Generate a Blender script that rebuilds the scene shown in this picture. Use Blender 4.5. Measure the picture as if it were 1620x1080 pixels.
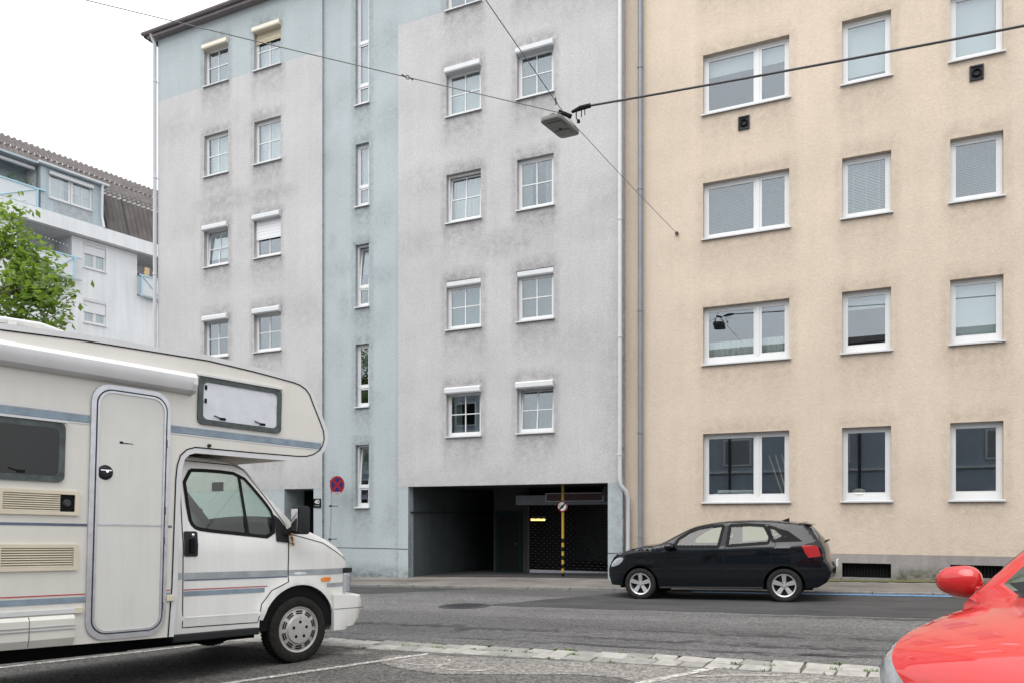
import bpy, bmesh, math, random
from mathutils import Vector, Matrix
from mathutils.geometry import delaunay_2d_cdt
random.seed(7)
R = math.radians
sc = bpy.context.scene
for o in list(bpy.data.objects): bpy.data.objects.remove(o)
C = sc.collection

# ------------------------------------------------------------------ camera, sky, sun, exposure
CAM_H = 1.44
cam = bpy.data.cameras.new('camera'); camo = bpy.data.objects.new('camera', cam); C.objects.link(camo)
cam.sensor_width = 36.0; cam.lens = 27.33; cam.shift_y = 0.1716; cam.clip_start = 0.05; cam.clip_end = 2000
camo.location = (0, 0, CAM_H); camo.rotation_euler = (R(90), 0, R(24.86))
sc.camera = camo
w = bpy.data.worlds.new('World'); sc.world = w; w.use_nodes = True
nt = w.node_tree; nt.nodes.clear()
SUN_EL, SUN_AZ = 63.0, 195.0          # azimuth clockwise from +Y
sky = nt.nodes.new('ShaderNodeTexSky'); sky.sky_type = 'NISHITA'; sky.sun_disc = False
sky.sun_elevation = R(SUN_EL); sky.sun_rotation = R(SUN_AZ); sky.air_density = 1.0; sky.dust_density = 6.0; sky.ozone_density = 1.0
bw = nt.nodes.new('ShaderNodeRGBToBW'); mx = nt.nodes.new('ShaderNodeMix'); mx.data_type = 'RGBA'; mx.inputs['Factor'].default_value = 0.93
tint = nt.nodes.new('ShaderNodeMix'); tint.data_type = 'RGBA'; tint.blend_type = 'MULTIPLY'; tint.inputs['Factor'].default_value = 1.0
tint.inputs['B'].default_value = (0.985, 0.995, 1.0, 1)
# soft cloud cover
tc = nt.nodes.new('ShaderNodeTexCoord'); cn = nt.nodes.new('ShaderNodeTexNoise'); cn.inputs['Scale'].default_value = 2.2; cn.inputs['Detail'].default_value = 5
cr = nt.nodes.new('ShaderNodeMapRange'); cr.inputs['From Min'].default_value = .3; cr.inputs['From Max'].default_value = .7; cr.inputs['To Min'].default_value = .74; cr.inputs['To Max'].default_value = 1.12
cm = nt.nodes.new('ShaderNodeMix'); cm.data_type = 'RGBA'; cm.blend_type = 'MULTIPLY'; cm.inputs['Factor'].default_value = 1
bg = nt.nodes.new('ShaderNodeBackground'); bg.inputs['Strength'].default_value = 0.10
wo = nt.nodes.new('ShaderNodeOutputWorld'); L = nt.links.new
L(sky.outputs[0], bw.inputs[0]); L(sky.outputs[0], mx.inputs['A']); L(bw.outputs[0], mx.inputs['B'])
deck = nt.nodes.new('ShaderNodeMix'); deck.data_type = 'RGBA'; deck.inputs['Factor'].default_value = 0.82   # closed white cloud deck over the sky
deck.inputs['B'].default_value = (10.2, 10.35, 10.5, 1)
L(mx.outputs['Result'], deck.inputs['A']); L(deck.outputs['Result'], tint.inputs['A']); L(tint.outputs['Result'], cm.inputs['A'])
L(tc.outputs['Generated'], cn.inputs['Vector']); L(cn.outputs['Fac'], cr.inputs['Value']); L(cr.outputs['Result'], cm.inputs['B'])
L(cm.outputs['Result'], bg.inputs['Color']); L(bg.outputs[0], wo.inputs[0])
sl = bpy.data.lights.new('sun', 'SUN'); slo = bpy.data.objects.new('sun', sl); C.objects.link(slo)
sl.energy = 1.5; sl.angle = R(60); sl.color = (1.0, 0.975, 0.94)
_a, _e = R(SUN_AZ), R(SUN_EL)
slo.rotation_euler = Vector((-math.sin(_a) * math.cos(_e), -math.cos(_a) * math.cos(_e), -math.sin(_e))).to_track_quat('-Z', 'Y').to_euler()
slo.location = (0, -20, 40)
vs = sc.view_settings; vs.view_transform = 'Standard'; vs.look = 'None'; vs.gamma = 1; vs.exposure = 1.02; vs.use_curve_mapping = False

# ------------------------------------------------------------------ materials
MATS = {}
def node(t, kind, **kw):
    n = t.nodes.new(kind)
    for k, v in kw.items():
        if k in n.inputs: n.inputs[k].default_value = v
        else: setattr(n, k, v)
    return n
def c4(c): return (c[0], c[1], c[2], 1)
def mat(name, col, rough=.6, metal=0, var=0, vscale=4, bump=0, bscale=60, coat=0, spec=.5, emit=None, dirt=None, streak=0):
    """procedural principled material; var: brightness variation by noise, bump: fine relief"""
    m = bpy.data.materials.new(name); m.use_nodes = True; t = m.node_tree; p = t.nodes['Principled BSDF']
    p.inputs['Base Color'].default_value = c4(col); p.inputs['Roughness'].default_value = rough; p.inputs['Metallic'].default_value = metal
    p.inputs['Specular IOR Level'].default_value = spec
    if coat: p.inputs['Coat Weight'].default_value = coat; p.inputs['Coat Roughness'].default_value = .04
    if emit: p.inputs['Emission Color'].default_value = c4(emit[0]); p.inputs['Emission Strength'].default_value = emit[1]
    geo = node(t, 'ShaderNodeNewGeometry')
    if var:
        n = node(t, 'ShaderNodeTexNoise', Scale=vscale, Detail=6.0, Roughness=.6); t.links.new(geo.outputs['Position'], n.inputs['Vector'])
        r = node(t, 'ShaderNodeMapRange', **{'From Min': .3, 'From Max': .7, 'To Min': 1 - var, 'To Max': 1 + var}); t.links.new(n.outputs['Fac'], r.inputs['Value'])
        x = node(t, 'ShaderNodeMix', data_type='RGBA', blend_type='MULTIPLY'); x.inputs['Factor'].default_value = 1; x.inputs['A'].default_value = c4(col)
        src = r.outputs['Result']
        if streak:
            mp = node(t, 'ShaderNodeMapping'); mp.inputs['Scale'].default_value = (9, 9, .5); t.links.new(geo.outputs['Position'], mp.inputs['Vector']); sn = node(t, 'ShaderNodeTexNoise', Scale=1.0, Detail=5.0, Roughness=.7); t.links.new(mp.outputs[0], sn.inputs['Vector'])
            sr = node(t, 'ShaderNodeMapRange', **{'From Min': .45, 'From Max': .75, 'To Min': 1, 'To Max': 1 - streak * 2}); t.links.new(sn.outputs['Fac'], sr.inputs['Value']); sm = node(t, 'ShaderNodeMath', operation='MULTIPLY'); t.links.new(src, sm.inputs[0]); t.links.new(sr.outputs['Result'], sm.inputs[1]); src = sm.outputs[0]
        t.links.new(src, x.inputs['B']); t.links.new(x.outputs['Result'], p.inputs['Base Color'])
    if bump:
        n = node(t, 'ShaderNodeTexNoise', Scale=bscale, Detail=3.0); t.links.new(geo.outputs['Position'], n.inputs['Vector'])
        b = node(t, 'ShaderNodeBump', Strength=bump, Distance=.01); t.links.new(n.outputs['Fac'], b.inputs['Height']); t.links.new(b.outputs['Normal'], p.inputs['Normal'])
    MATS[name] = m; return m
def glass(name, tintc=(.9, .95, .93), refl=1.6, rough=0.0, gc=(1, 1, 1)):
    m = bpy.data.materials.new(name); m.use_nodes = True; t = m.node_tree; t.nodes.clear()
    out = node(t, 'ShaderNodeOutputMaterial'); tr = node(t, 'ShaderNodeBsdfTransparent', Color=c4(tintc)); gl = node(t, 'ShaderNodeBsdfGlossy', Roughness=rough, Color=c4(gc))
    lw = node(t, 'ShaderNodeLayerWeight', Blend=.5); pw = node(t, 'ShaderNodeMath', operation='POWER'); pw.inputs[1].default_value = 5
    ma = node(t, 'ShaderNodeMath', operation='MULTIPLY_ADD', use_clamp=True); ma.inputs[1].default_value = .95; ma.inputs[2].default_value = .045 * refl
    mixn = node(t, 'ShaderNodeMixShader')
    t.links.new(lw.outputs['Facing'], pw.inputs[0]); t.links.new(pw.outputs[0], ma.inputs[0]); t.links.new(ma.outputs[0], mixn.inputs[0])
    t.links.new(tr.outputs[0], mixn.inputs[1]); t.links.new(gl.outputs[0], mixn.inputs[2]); t.links.new(mixn.outputs[0], out.inputs[0])
    MATS[name] = m; return m
def plaster(name, col, dirtc, grain=.10, blotch=.07, bump=.5, streak=.06):
    m = bpy.data.materials.new(name); m.use_nodes = True; t = m.node_tree; p = t.nodes['Principled BSDF']; p.inputs['Roughness'].default_value = .92; p.inputs['Specular IOR Level'].default_value = .2
    geo = node(t, 'ShaderNodeNewGeometry'); P = geo.outputs['Position']; lk = t.links.new
    g = node(t, 'ShaderNodeTexNoise', Scale=26.0, Detail=5.0, Roughness=.75); lk(P, g.inputs['Vector'])
    gb = node(t, 'ShaderNodeTexNoise', Scale=.55, Detail=6.0, Roughness=.62); lk(P, gb.inputs['Vector'])
    mp = node(t, 'ShaderNodeMapping'); mp.inputs['Scale'].default_value = (5, 5, .35); lk(P, mp.inputs['Vector'])
    st = node(t, 'ShaderNodeTexNoise', Scale=1.0, Detail=5.0); lk(mp.outputs[0], st.inputs['Vector'])
    def rng(src, lo, hi, a=.3, b=.7):
        r = node(t, 'ShaderNodeMapRange', **{'From Min': a, 'From Max': b, 'To Min': lo, 'To Max': hi}); lk(src, r.inputs['Value']); return r.outputs['Result']
    m1 = node(t, 'ShaderNodeMath', operation='MULTIPLY'); lk(rng(g.outputs['Fac'], 1 - grain, 1 + grain), m1.inputs[0]); lk(rng(gb.outputs['Fac'], 1 - blotch, 1 + blotch), m1.inputs[1])
    m2 = node(t, 'ShaderNodeMath', operation='MULTIPLY'); lk(m1.outputs[0], m2.inputs[0]); lk(rng(st.outputs['Fac'], 1 - streak, 1 + streak), m2.inputs[1])
    at = node(t, 'ShaderNodeAttribute', attribute_name='dirt')
    dn = node(t, 'ShaderNodeTexNoise', Scale=7.0, Detail=6.0, Roughness=.7); lk(P, dn.inputs['Vector'])
    dm = node(t, 'ShaderNodeMath', operation='MULTIPLY', use_clamp=True); lk(at.outputs['Fac'], dm.inputs[0]); lk(rng(dn.outputs['Fac'], .25, 1.5), dm.inputs[1])
    x = node(t, 'ShaderNodeMix', data_type='RGBA'); x.inputs['A'].default_value = c4(col); x.inputs['B'].default_value = c4(dirtc); lk(dm.outputs[0], x.inputs['Factor'])
    y = node(t, 'ShaderNodeMix', data_type='RGBA', blend_type='MULTIPLY'); y.inputs['Factor'].default_value = 1; lk(x.outputs['Result'], y.inputs['A']); lk(m2.outputs[0], y.inputs['B'])
    lk(y.outputs['Result'], p.inputs['Base Color'])
    b = node(t, 'ShaderNodeBump', Strength=bump, Distance=.012); lk(g.outputs['Fac'], b.inputs['Height']); lk(b.outputs['Normal'], p.inputs['Normal'])
    MATS[name] = m; return m
def ground_mat(name, col, speck=.5, sscale=120, bandc=None, wear=.15, rough=.85, bump=.4, lane=0, stones=0):
    """asphalt: aggregate speckle, broad wear, optional long dark bands that run along the street"""
    m = bpy.data.materials.new(name); m.use_nodes = True; t = m.node_tree; p = t.nodes['Principled BSDF']; p.inputs['Roughness'].default_value = rough; p.inputs['Specular IOR Level'].default_value = .15
    lk = t.links.new; geo = node(t, 'ShaderNodeNewGeometry'); P = geo.outputs['Position']
    v = node(t, 'ShaderNodeTexNoise', Scale=float(sscale), Detail=3.0, Roughness=.8); lk(P, v.inputs['Vector'])
    r1 = node(t, 'ShaderNodeMapRange', **{'From Min': .35, 'From Max': .72, 'To Min': 1 - speck * .6, 'To Max': 1 + speck}); lk(v.outputs['Fac'], r1.inputs['Value'])
    n = node(t, 'ShaderNodeTexNoise', Scale=.9, Detail=7.0, Roughness=.65); lk(P, n.inputs['Vector'])
    r2 = node(t, 'ShaderNodeMapRange', **{'From Min': .3, 'From Max': .7, 'To Min': 1 - wear, 'To Max': 1 + wear}); lk(n.outputs['Fac'], r2.inputs['Value'])
    mm = node(t, 'ShaderNodeMath', operation='MULTIPLY'); lk(r1.outputs['Result'], mm.inputs[0]); lk(r2.outputs['Result'], mm.inputs[1])
    x = node(t, 'ShaderNodeMix', data_type='RGBA', blend_type='MULTIPLY'); x.inputs['Factor'].default_value = 1; x.inputs['A'].default_value = c4(col)
    src = mm.outputs[0]
    if bandc:
        mp = node(t, 'ShaderNodeMapping'); mp.inputs['Scale'].default_value = (.16, 2.4, 1); lk(P, mp.inputs['Vector'])
        bn = node(t, 'ShaderNodeTexNoise', Scale=1.0, Detail=9.0, Roughness=.72); lk(mp.outputs[0], bn.inputs['Vector'])
        rb = node(t, 'ShaderNodeMapRange', **{'From Min': .50, 'From Max': .60, 'To Min': 1.0, 'To Max': bandc}); lk(bn.outputs['Fac'], rb.inputs['Value'])
        mb = node(t, 'ShaderNodeMath', operation='MULTIPLY'); lk(src, mb.inputs[0]); lk(rb.outputs['Result'], mb.inputs[1]); src = mb.outputs[0]
    if lane:
        mp = node(t, 'ShaderNodeMapping'); mp.inputs['Scale'].default_value = (.03, .55, 1); lk(P, mp.inputs['Vector']); ln = node(t, 'ShaderNodeTexNoise', Scale=1.0, Detail=4.0); lk(mp.outputs[0], ln.inputs['Vector'])
        rl = node(t, 'ShaderNodeMapRange', **{'From Min': .35, 'From Max': .65, 'To Min': 1 - lane, 'To Max': 1 + lane}); lk(ln.outputs['Fac'], rl.inputs['Value']); ml = node(t, 'ShaderNodeMath', operation='MULTIPLY'); lk(src, ml.inputs[0]); lk(rl.outputs['Result'], ml.inputs[1]); src = ml.outputs[0]
    if stones:
        vo = node(t, 'ShaderNodeTexVoronoi', Scale=float(stones)); lk(P, vo.inputs['Vector']); sp_ = node(t, 'ShaderNodeSeparateColor'); lk(vo.outputs['Color'], sp_.inputs[0])
        rs_ = node(t, 'ShaderNodeMapRange', **{'From Min': 0.0, 'From Max': 1.0, 'To Min': .55, 'To Max': 1.5}); lk(sp_.outputs[0], rs_.inputs['Value']); ms_ = node(t, 'ShaderNodeMath', operation='MULTIPLY'); lk(src, ms_.inputs[0]); lk(rs_.outputs['Result'], ms_.inputs[1]); src = ms_.outputs[0]
    lk(src, x.inputs['B']); lk(x.outputs['Result'], p.inputs['Base Color'])
    b = node(t, 'ShaderNodeBump', Strength=bump, Distance=.006); lk(v.outputs['Fac'], b.inputs['Height']); lk(b.outputs['Normal'], p.inputs['Normal'])
    MATS[name] = m; return m
def worn_paint(name, col, keep=.5, scale=14):
    m = bpy.data.materials.new(name); m.use_nodes = True; t = m.node_tree; p = t.nodes['Principled BSDF']; p.inputs['Base Color'].default_value = c4(col); p.inputs['Roughness'].default_value = .8
    geo = node(t, 'ShaderNodeNewGeometry'); n = node(t, 'ShaderNodeTexNoise', Scale=float(scale), Detail=6.0, Roughness=.75); t.links.new(geo.outputs['Position'], n.inputs['Vector'])
    r = node(t, 'ShaderNodeMapRange', **{'From Min': keep - .12, 'From Max': keep + .12, 'To Min': 0, 'To Max': 1}); t.links.new(n.outputs['Fac'], r.inputs['Value']); t.links.new(r.outputs['Result'], p.inputs['Alpha'])
    MATS[name] = m; return m

plaster('gray_plaster', (.45, .44, .443), (.125, .12, .122), grain=.17, blotch=.07, streak=.025)
plaster('blue_plaster', (.365, .405, .42), (.10, .115, .115), grain=.14, blotch=.06, streak=.02)
plaster('yellow_plaster', (.545, .458, .372), (.20, .155, .115), grain=.085, blotch=.06, streak=.025, bump=.6)
plaster('plinth_plaster', (.27, .25, .245), (.07, .075, .045), grain=.10, blotch=.14, streak=.1)
plaster('far_plaster', (.66, .67, .68), (.35, .34, .32), grain=.04, blotch=.05, streak=.06)
plaster('opposite_plaster', (.33, .37, .43), (.2, .2, .2))
plaster('passage_blue', (.085, .10, .104), (.06, .065, .065), blotch=.2)  # facade blue with the shade of the garage passage put into the colour
plaster('concrete', (.045, .045, .044), (.2, .2, .2), blotch=.12)  # concrete tone lowered to paint in the gloom of the garage
mat('white_frame', (.60, .602, .605), .4, var=.03)
mat('white_metal', (.54, .55, .57), .35, var=.05)
mat('sill_metal', (.52, .52, .53), .4, var=.06)
mat('box_white', (.55, .56, .575), .5, var=.04)
mat('box_cream', (.62, .58, .48), .5, var=.05)
mat('shutter_tan', (.44, .38, .27), .6, var=.06)
mat('shutter_white', (.68, .68, .70), .55)
mat('curtain', (.22, .24, .235), .9, var=.06, vscale=8)
mat('curtain_blue', (.20, .25, .28), .9, var=.1, vscale=8)
mat('curtain_sheer', (.6, .6, .6), .9, var=.04)
mat('blind_white', (.60, .61, .63), .7, var=.03)
mat('blind_grey', (.17, .175, .185), .6, var=.05)
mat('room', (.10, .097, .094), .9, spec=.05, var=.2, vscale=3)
mat('black', (.008, .008, .009), .6, spec=.1)
mat('black_rubber', (.012, .012, .013), .7, spec=.12, var=.1, vscale=30)
mat('black_plastic', (.018, .019, .021), .5, spec=.22, bump=.2, bscale=300)
mat('dark_metal', (.045, .046, .05), .6, spec=.2, var=.15)
mat('grey_pipe', (.20, .215, .24), .45, metal=.2, var=.1)
mat('eave_metal', (.19, .165, .17), .55, var=.12)
mat('teal', (.05, .16, .17), .5, var=.1)
mat('teal_dark', (.007, .016, .018), .6, spec=.1)  # door teal with the passage shade put into the colour
mat('yellow_paint', (.40, .25, .03), .5, var=.12, vscale=20)
mat('sign_red', (.23, .008, .016), .5, spec=.2)
mat('sign_blue', (.008, .016, .11), .5, spec=.2)
mat('sign_white', (.75, .75, .74), .4)
mat('lamp_tube', (1, .8, .4), .5, emit=((1.0, .66, .22), 1.1))
mat('led_red', (.06, .012, .012), .3, var=.4, vscale=30)
mat('kerb_stone', (.17, .165, .16), .85, var=.2, vscale=9, bump=.4, bscale=80)
mat('cobble', (.29, .28, .26), .8, var=.22, vscale=7, bump=.5, bscale=70)
mat('cobble_dark', (.21, .205, .19), .8, var=.22, vscale=7, bump=.5, bscale=70)
mat('soil', (.075, .07, .055), .95, var=.3, vscale=12)
mat('weed', (.10, .17, .035), .7, var=.25, vscale=20)
mat('dry_leaf', (.22, .19, .11), .7, var=.3, vscale=40)
mat('moss', (.085, .085, .03), .9, var=.3, vscale=25, bump=.5)
ground_mat('road_asphalt', (.10, .0975, .098), speck=.25, sscale=90, bandc=.84, wear=.10, lane=.20, stones=45)
ground_mat('patch_asphalt', (.05, .049, .05), speck=.3, sscale=90, bandc=1.25, wear=.25)
ground_mat('bay_asphalt', (.095, .091, .087), speck=.9, sscale=55, wear=.22, rough=.8, bump=.8, stones=38)
ground_mat('bay_pale', (.165, .157, .147), speck=.6, sscale=55, wear=.15, bump=.8, stones=38)
ground_mat('sidewalk_asphalt', (.15, .138, .127), speck=.25, sscale=70, bandc=.6, wear=.3)
ground_mat('terrain', (.15, .15, .145), speck=.3, sscale=20, wear=.2)
def seam_mat():
    m = ground_mat('seam', (.062, .061, .062), speck=.3, sscale=90, wear=.2); t = m.node_tree; p = t.nodes['Principled BSDF']; lk = t.links.new
    geo = node(t, 'ShaderNodeNewGeometry'); mp = node(t, 'ShaderNodeMapping'); mp.inputs['Scale'].default_value = (1.3, 8, 1); lk(geo.outputs['Position'], mp.inputs['Vector'])
    n = node(t, 'ShaderNodeTexNoise', Scale=1.0, Detail=8.0, Roughness=.75); lk(mp.outputs[0], n.inputs['Vector']); at = node(t, 'ShaderNodeAttribute', attribute_name='edge')
    ad = node(t, 'ShaderNodeMath', operation='MULTIPLY_ADD'); lk(at.outputs['Fac'], ad.inputs[0]); ad.inputs[1].default_value = .22; lk(n.outputs['Fac'], ad.inputs[2])
    r = node(t, 'ShaderNodeMapRange', **{'From Min': .62, 'From Max': .76, 'To Min': 0, 'To Max': .75}); lk(ad.outputs[0], r.inputs['Value']); lk(r.outputs['Result'], p.inputs['Alpha'])
seam_mat()
worn_paint('faded_white', (.55, .53, .50), .49, 18)
worn_paint('very_faded_white', (.5, .48, .45), .55, 24)
worn_paint('line_blue', (.10, .25, .47), .36, 10)
glass('window_glass', (.80, .84, .83), 3.3, gc=(.88, .93, 1.0))
glass('car_glass', (.80, .88, .82), 1.0)
glass('polo_glass', (.58, .66, .58), 1.2)
glass('dark_glass', (.10, .11, .12), .75)
glass('clear_lens', (.92, .93, .94), 1.6)
mat('rv_cream', (.655, .635, .585), .42, var=.035, vscale=2.2, coat=.1, streak=.022)
mat('rv_door_cream', (.63, .625, .595), .42, var=.03, vscale=3, streak=.04)
mat('rv_white', (.72, .715, .695), .32, var=.03, vscale=2.5, coat=.25, streak=.04)
mat('rv_soffit', (.55, .50, .42), .6, var=.06)
mat('rv_trim', (.60, .60, .61), .35, var=.05)
mat('alu', (.50, .51, .54), .38, metal=.7, var=.12, vscale=14)
mat('vent_beige', (.63, .56, .44), .55, var=.06)
mat('stripe_blue', (.20, .26, .32), .5, var=.22, vscale=7)
mat('stripe_grey', (.30, .325, .345), .5, var=.2, vscale=5)
mat('stripe_navy', (.09, .12, .18), .5, var=.25)
mat('stripe_red', (.45, .06, .07), .5, var=.25, vscale=9)
mat('gasket', (.075, .088, .088), .55, spec=.25, var=.35, vscale=14)
mat('silver_blind', (.80, .78, .82), .5, var=.07, vscale=11, bump=.5, bscale=9)
mat('amber', (.75, .22, .02), .3)
mat('tyre', (.022, .021, .020), .85, spec=.12, var=.35, vscale=22, bump=.3, bscale=120)
mat('hubcap', (.42, .41, .40), .45, metal=.35, var=.12, vscale=25)
mat('alloy', (.50, .50, .51), .32, metal=.55, var=.06)
mat('brake', (.02, .02, .02), .7, spec=.1)
mat('gold_tinsel', (.55, .33, .05), .25, metal=.9, var=.4, vscale=90)
mat('polo_black', (.004, .005, .007), .4, coat=.75, spec=.04)
mat('red_paint', (.46, .012, .012), .35, coat=1.0, spec=.25, var=.02)
mat('tail_red', (.33, .008, .010), .15, coat=1.0)
mat('lamp_lens', (.30, .31, .32), .15, coat=1.0, var=.3, vscale=14)
mat('rv_dark', (.055, .055, .062), .8, var=.85, vscale=3.2, spec=.1)  # dark mottling painted as the dim inside of the camper
mat('chrome', (.75, .75, .76), .12, metal=1)
mat('seat_cloth', (.05, .05, .055), .9, var=.2, vscale=20)
mat('seat_tan', (.26, .19, .12), .9, var=.2, vscale=15)
mat('corrugated', (.095, .083, .08), .8, var=.28, vscale=1.6)
mat('ridge_light', (.30, .285, .28), .8, var=.15)
mat('dormer_blue', (.36, .42, .46), .6, var=.05)
mat('rail_blue', (.33, .52, .62), .5, var=.05)
mat('balcony_panel', (.55, .58, .60), .5, var=.03)
mat('wood_pale', (.58, .42, .24), .7, var=.15, vscale=20)
mat('lamp_grey', (.15, .158, .148), .5, var=.08)
mat('lamp_panel', (.08, .086, .082), .35)
mat('cable', (.05, .045, .05), .6)
mat('wire', (.13, .125, .13), .5)
mat('white_bag', (.68, .70, .73), .6, var=.12, vscale=14, bump=.6, bscale=25)
mat('bark', (.11, .09, .07), .9, var=.3, vscale=12, bump=.6, bscale=30)
mat('ceramic', (.6, .58, .52), .4, var=.1)
def leafmat(name, col, tcol):
    m = bpy.data.materials.new(name); m.use_nodes = True; t = m.node_tree; p = t.nodes['Principled BSDF']; out = t.nodes['Material Output']
    lk = t.links.new; geo = node(t, 'ShaderNodeNewGeometry'); n = node(t, 'ShaderNodeTexNoise', Scale=3.0, Detail=4.0); lk(geo.outputs['Position'], n.inputs['Vector'])
    x = node(t, 'ShaderNodeMix', data_type='RGBA'); x.inputs['A'].default_value = c4([c * .65 for c in col]); x.inputs['B'].default_value = c4([c * 1.4 for c in col]); lk(n.outputs['Fac'], x.inputs['Factor']); lk(x.outputs['Result'], p.inputs['Base Color'])
    p.inputs['Roughness'].default_value = .5
    tl = node(t, 'ShaderNodeBsdfTranslucent', Color=c4(tcol)); ms = node(t, 'ShaderNodeMixShader'); ms.inputs[0].default_value = .45
    lk(p.outputs[0], ms.inputs[1]); lk(tl.outputs[0], ms.inputs[2]); lk(ms.outputs[0], out.inputs[0]); MATS[name] = m
leafmat('leaf', (.09, .15, .03), (.22, .34, .04))

# ------------------------------------------------------------------ mesh helpers
class MB:
    def __init__(s): s.v = []; s.f = []; s.m = []
    def add(s, vs_, fs, m=0):
        b = len(s.v); s.v += [tuple(p) for p in vs_]; s.f += [tuple(i + b for i in f) for f in fs]; s.m += [m] * len(fs); return s
    def box(s, x0, x1, y0, y1, z0, z1, m=0):
        return s.add([(x0, y0, z0), (x1, y0, z0), (x1, y1, z0), (x0, y1, z0), (x0, y0, z1), (x1, y0, z1), (x1, y1, z1), (x0, y1, z1)],
                     [(0, 3, 2, 1), (4, 5, 6, 7), (0, 1, 5, 4), (1, 2, 6, 5), (2, 3, 7, 6), (3, 0, 4, 7)], m)
    def quad(s, a, b, c, d, m=0): return s.add([a, b, c, d], [(0, 1, 2, 3)], m)
    def tube(s, path, r, n=8, m=0, caps=True):
        P = [Vector(p) for p in path]; rings = []
        rr = r if isinstance(r, (list, tuple)) else [r] * len(P); b = len(s.v); up = None
        for i, p in enumerate(P):
            d = (P[min(i + 1, len(P) - 1)] - P[max(i - 1, 0)]).normalized()
            if up is None: up = Vector((0, 0, 1)) if abs(d.z) < .9 else Vector((1, 0, 0))
            a = d.cross(up).normalized(); c = a.cross(d).normalized(); up = c
            for k in range(n):
                t = 2 * math.pi * k / n; s.v.append(tuple(p + (a * math.cos(t) + c * math.sin(t)) * rr[i]))
        for i in range(len(P) - 1):
            for k in range(n):
                s.f.append((b + i * n + k, b + i * n + (k + 1) % n, b + (i + 1) * n + (k + 1) % n, b + (i + 1) * n + k)); s.m.append(m)
        if caps:
            s.f.append(tuple(b + k for k in range(n))[::-1]); s.m.append(m); e = b + (len(P) - 1) * n; s.f.append(tuple(e + k for k in range(n))); s.m.append(m)
        return s
    def lathe(s, prof, c=(0, 0, 0), axis='y', n=32, m=0, a0=0, a1=2 * math.pi):
        """prof: (radius, along-axis) pairs"""
        b = len(s.v); full = abs(a1 - a0 - 2 * math.pi) < 1e-6; N = n if full else n + 1
        for r_, h in prof:
            for k in range(N):
                t = a0 + (a1 - a0) * k / n; ca, sa = r_ * math.cos(t), r_ * math.sin(t)
                q = {'y': (ca, h, sa), 'z': (ca, sa, h), 'x': (h, ca, sa)}[axis]; s.v.append((c[0] + q[0], c[1] + q[1], c[2] + q[2]))
        for i in range(len(prof) - 1):
            for k in range(n):
                k2 = (k + 1) % N; s.f.append((b + i * N + k, b + i * N + k2, b + (i + 1) * N + k2, b + (i + 1) * N + k)); s.m.append(m)
        return s
    def prism(s, poly, y0, y1, m=0, axis='y'):
        """polygon (a,b) extruded along axis"""
        n = len(poly); mk = {'y': lambda p, h: (p[0], h, p[1]), 'z': lambda p, h: (p[0], p[1], h), 'x': lambda p, h: (h, p[0], p[1])}[axis]
        vs_ = [mk(p, y0) for p in poly] + [mk(p, y1) for p in poly]
        fs = [tuple(range(n)), tuple(range(2 * n - 1, n - 1, -1))] + [(i, n + i, n + (i + 1) % n, (i + 1) % n) for i in range(n)]
        return s.add(vs_, fs, m)
    def mesh(s, name, mats, smooth=False, merge=False, bevel=0):
        me = bpy.data.meshes.new(name); me.from_pydata(s.v, [], s.f)
        for i, m in enumerate(s.m): me.polygons[i].material_index = m
        for m in (mats if isinstance(mats, (list, tuple)) else [mats]): me.materials.append(MATS[m])
        bm = bmesh.new(); bm.from_mesh(me)
        if merge: bmesh.ops.remove_doubles(bm, verts=bm.verts, dist=.0008)
        bmesh.ops.recalc_face_normals(bm, faces=bm.faces)
        if bevel: bmesh.ops.bevel(bm, geom=list(bm.edges), offset=bevel, segments=2, affect='EDGES', clamp_overlap=True, profile=.6)
        bm.to_mesh(me); bm.free()
        if smooth:
            me.shade_smooth(); me.set_sharp_from_angle(angle=R(smooth if smooth > 1 else 35))
        return me
def link(name, me, parent=None, loc=(0, 0, 0), rot=None):
    o = bpy.data.objects.new(name, me); C.objects.link(o); o.location = loc
    if rot: o.rotation_euler = rot
    if parent: o.parent = parent
    return o
def build(mb, name, mats, parent=None, loc=(0, 0, 0), rot=None, **kw): return link(name, mb.mesh(name, mats, **kw), parent, loc, rot)
def tag(o, label, cat, group=None):
    o['label'] = label; o['category'] = cat
    if group: o['group'] = group
    return o
def thing(name, label, cat, loc=(0, 0, 0), rot=None, group=None): return tag(link(name, None, None, loc, rot), label, cat, group)
def struct(o, kind='structure'): o['kind'] = kind; return o
def inpoly(x, z, poly):
    c = False; j = len(poly) - 1
    for i in range(len(poly)):
        a, b = poly[i], poly[j]
        if (a[1] > z) != (b[1] > z) and x < (b[0] - a[0]) * (z - a[1]) / (b[1] - a[1]) + a[0]: c = not c
        j = i
    return c
def dens(poly, step=.08, closed=True):
    out = []; n = len(poly)
    for i in range(n if closed else n - 1):
        a, b = poly[i], poly[(i + 1) % n]; k = max(1, int(math.dist(a, b) / step + .5))
        out += [(a[0] + (b[0] - a[0]) * t / k, a[1] + (b[1] - a[1]) * t / k) for t in range(k)]
    if not closed: out.append(tuple(poly[-1]))
    return out
def rrect(x0, x1, z0, z1, r, n=6):
    out = []
    for cx, cz, a in ((x1 - r, z1 - r, 0), (x0 + r, z1 - r, 90), (x0 + r, z0 + r, 180), (x1 - r, z0 + r, 270)):
        out += [(cx + r * math.cos(R(a + 90 * k / n)), cz + r * math.sin(R(a + 90 * k / n))) for k in range(n + 1)]
    return out
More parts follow.
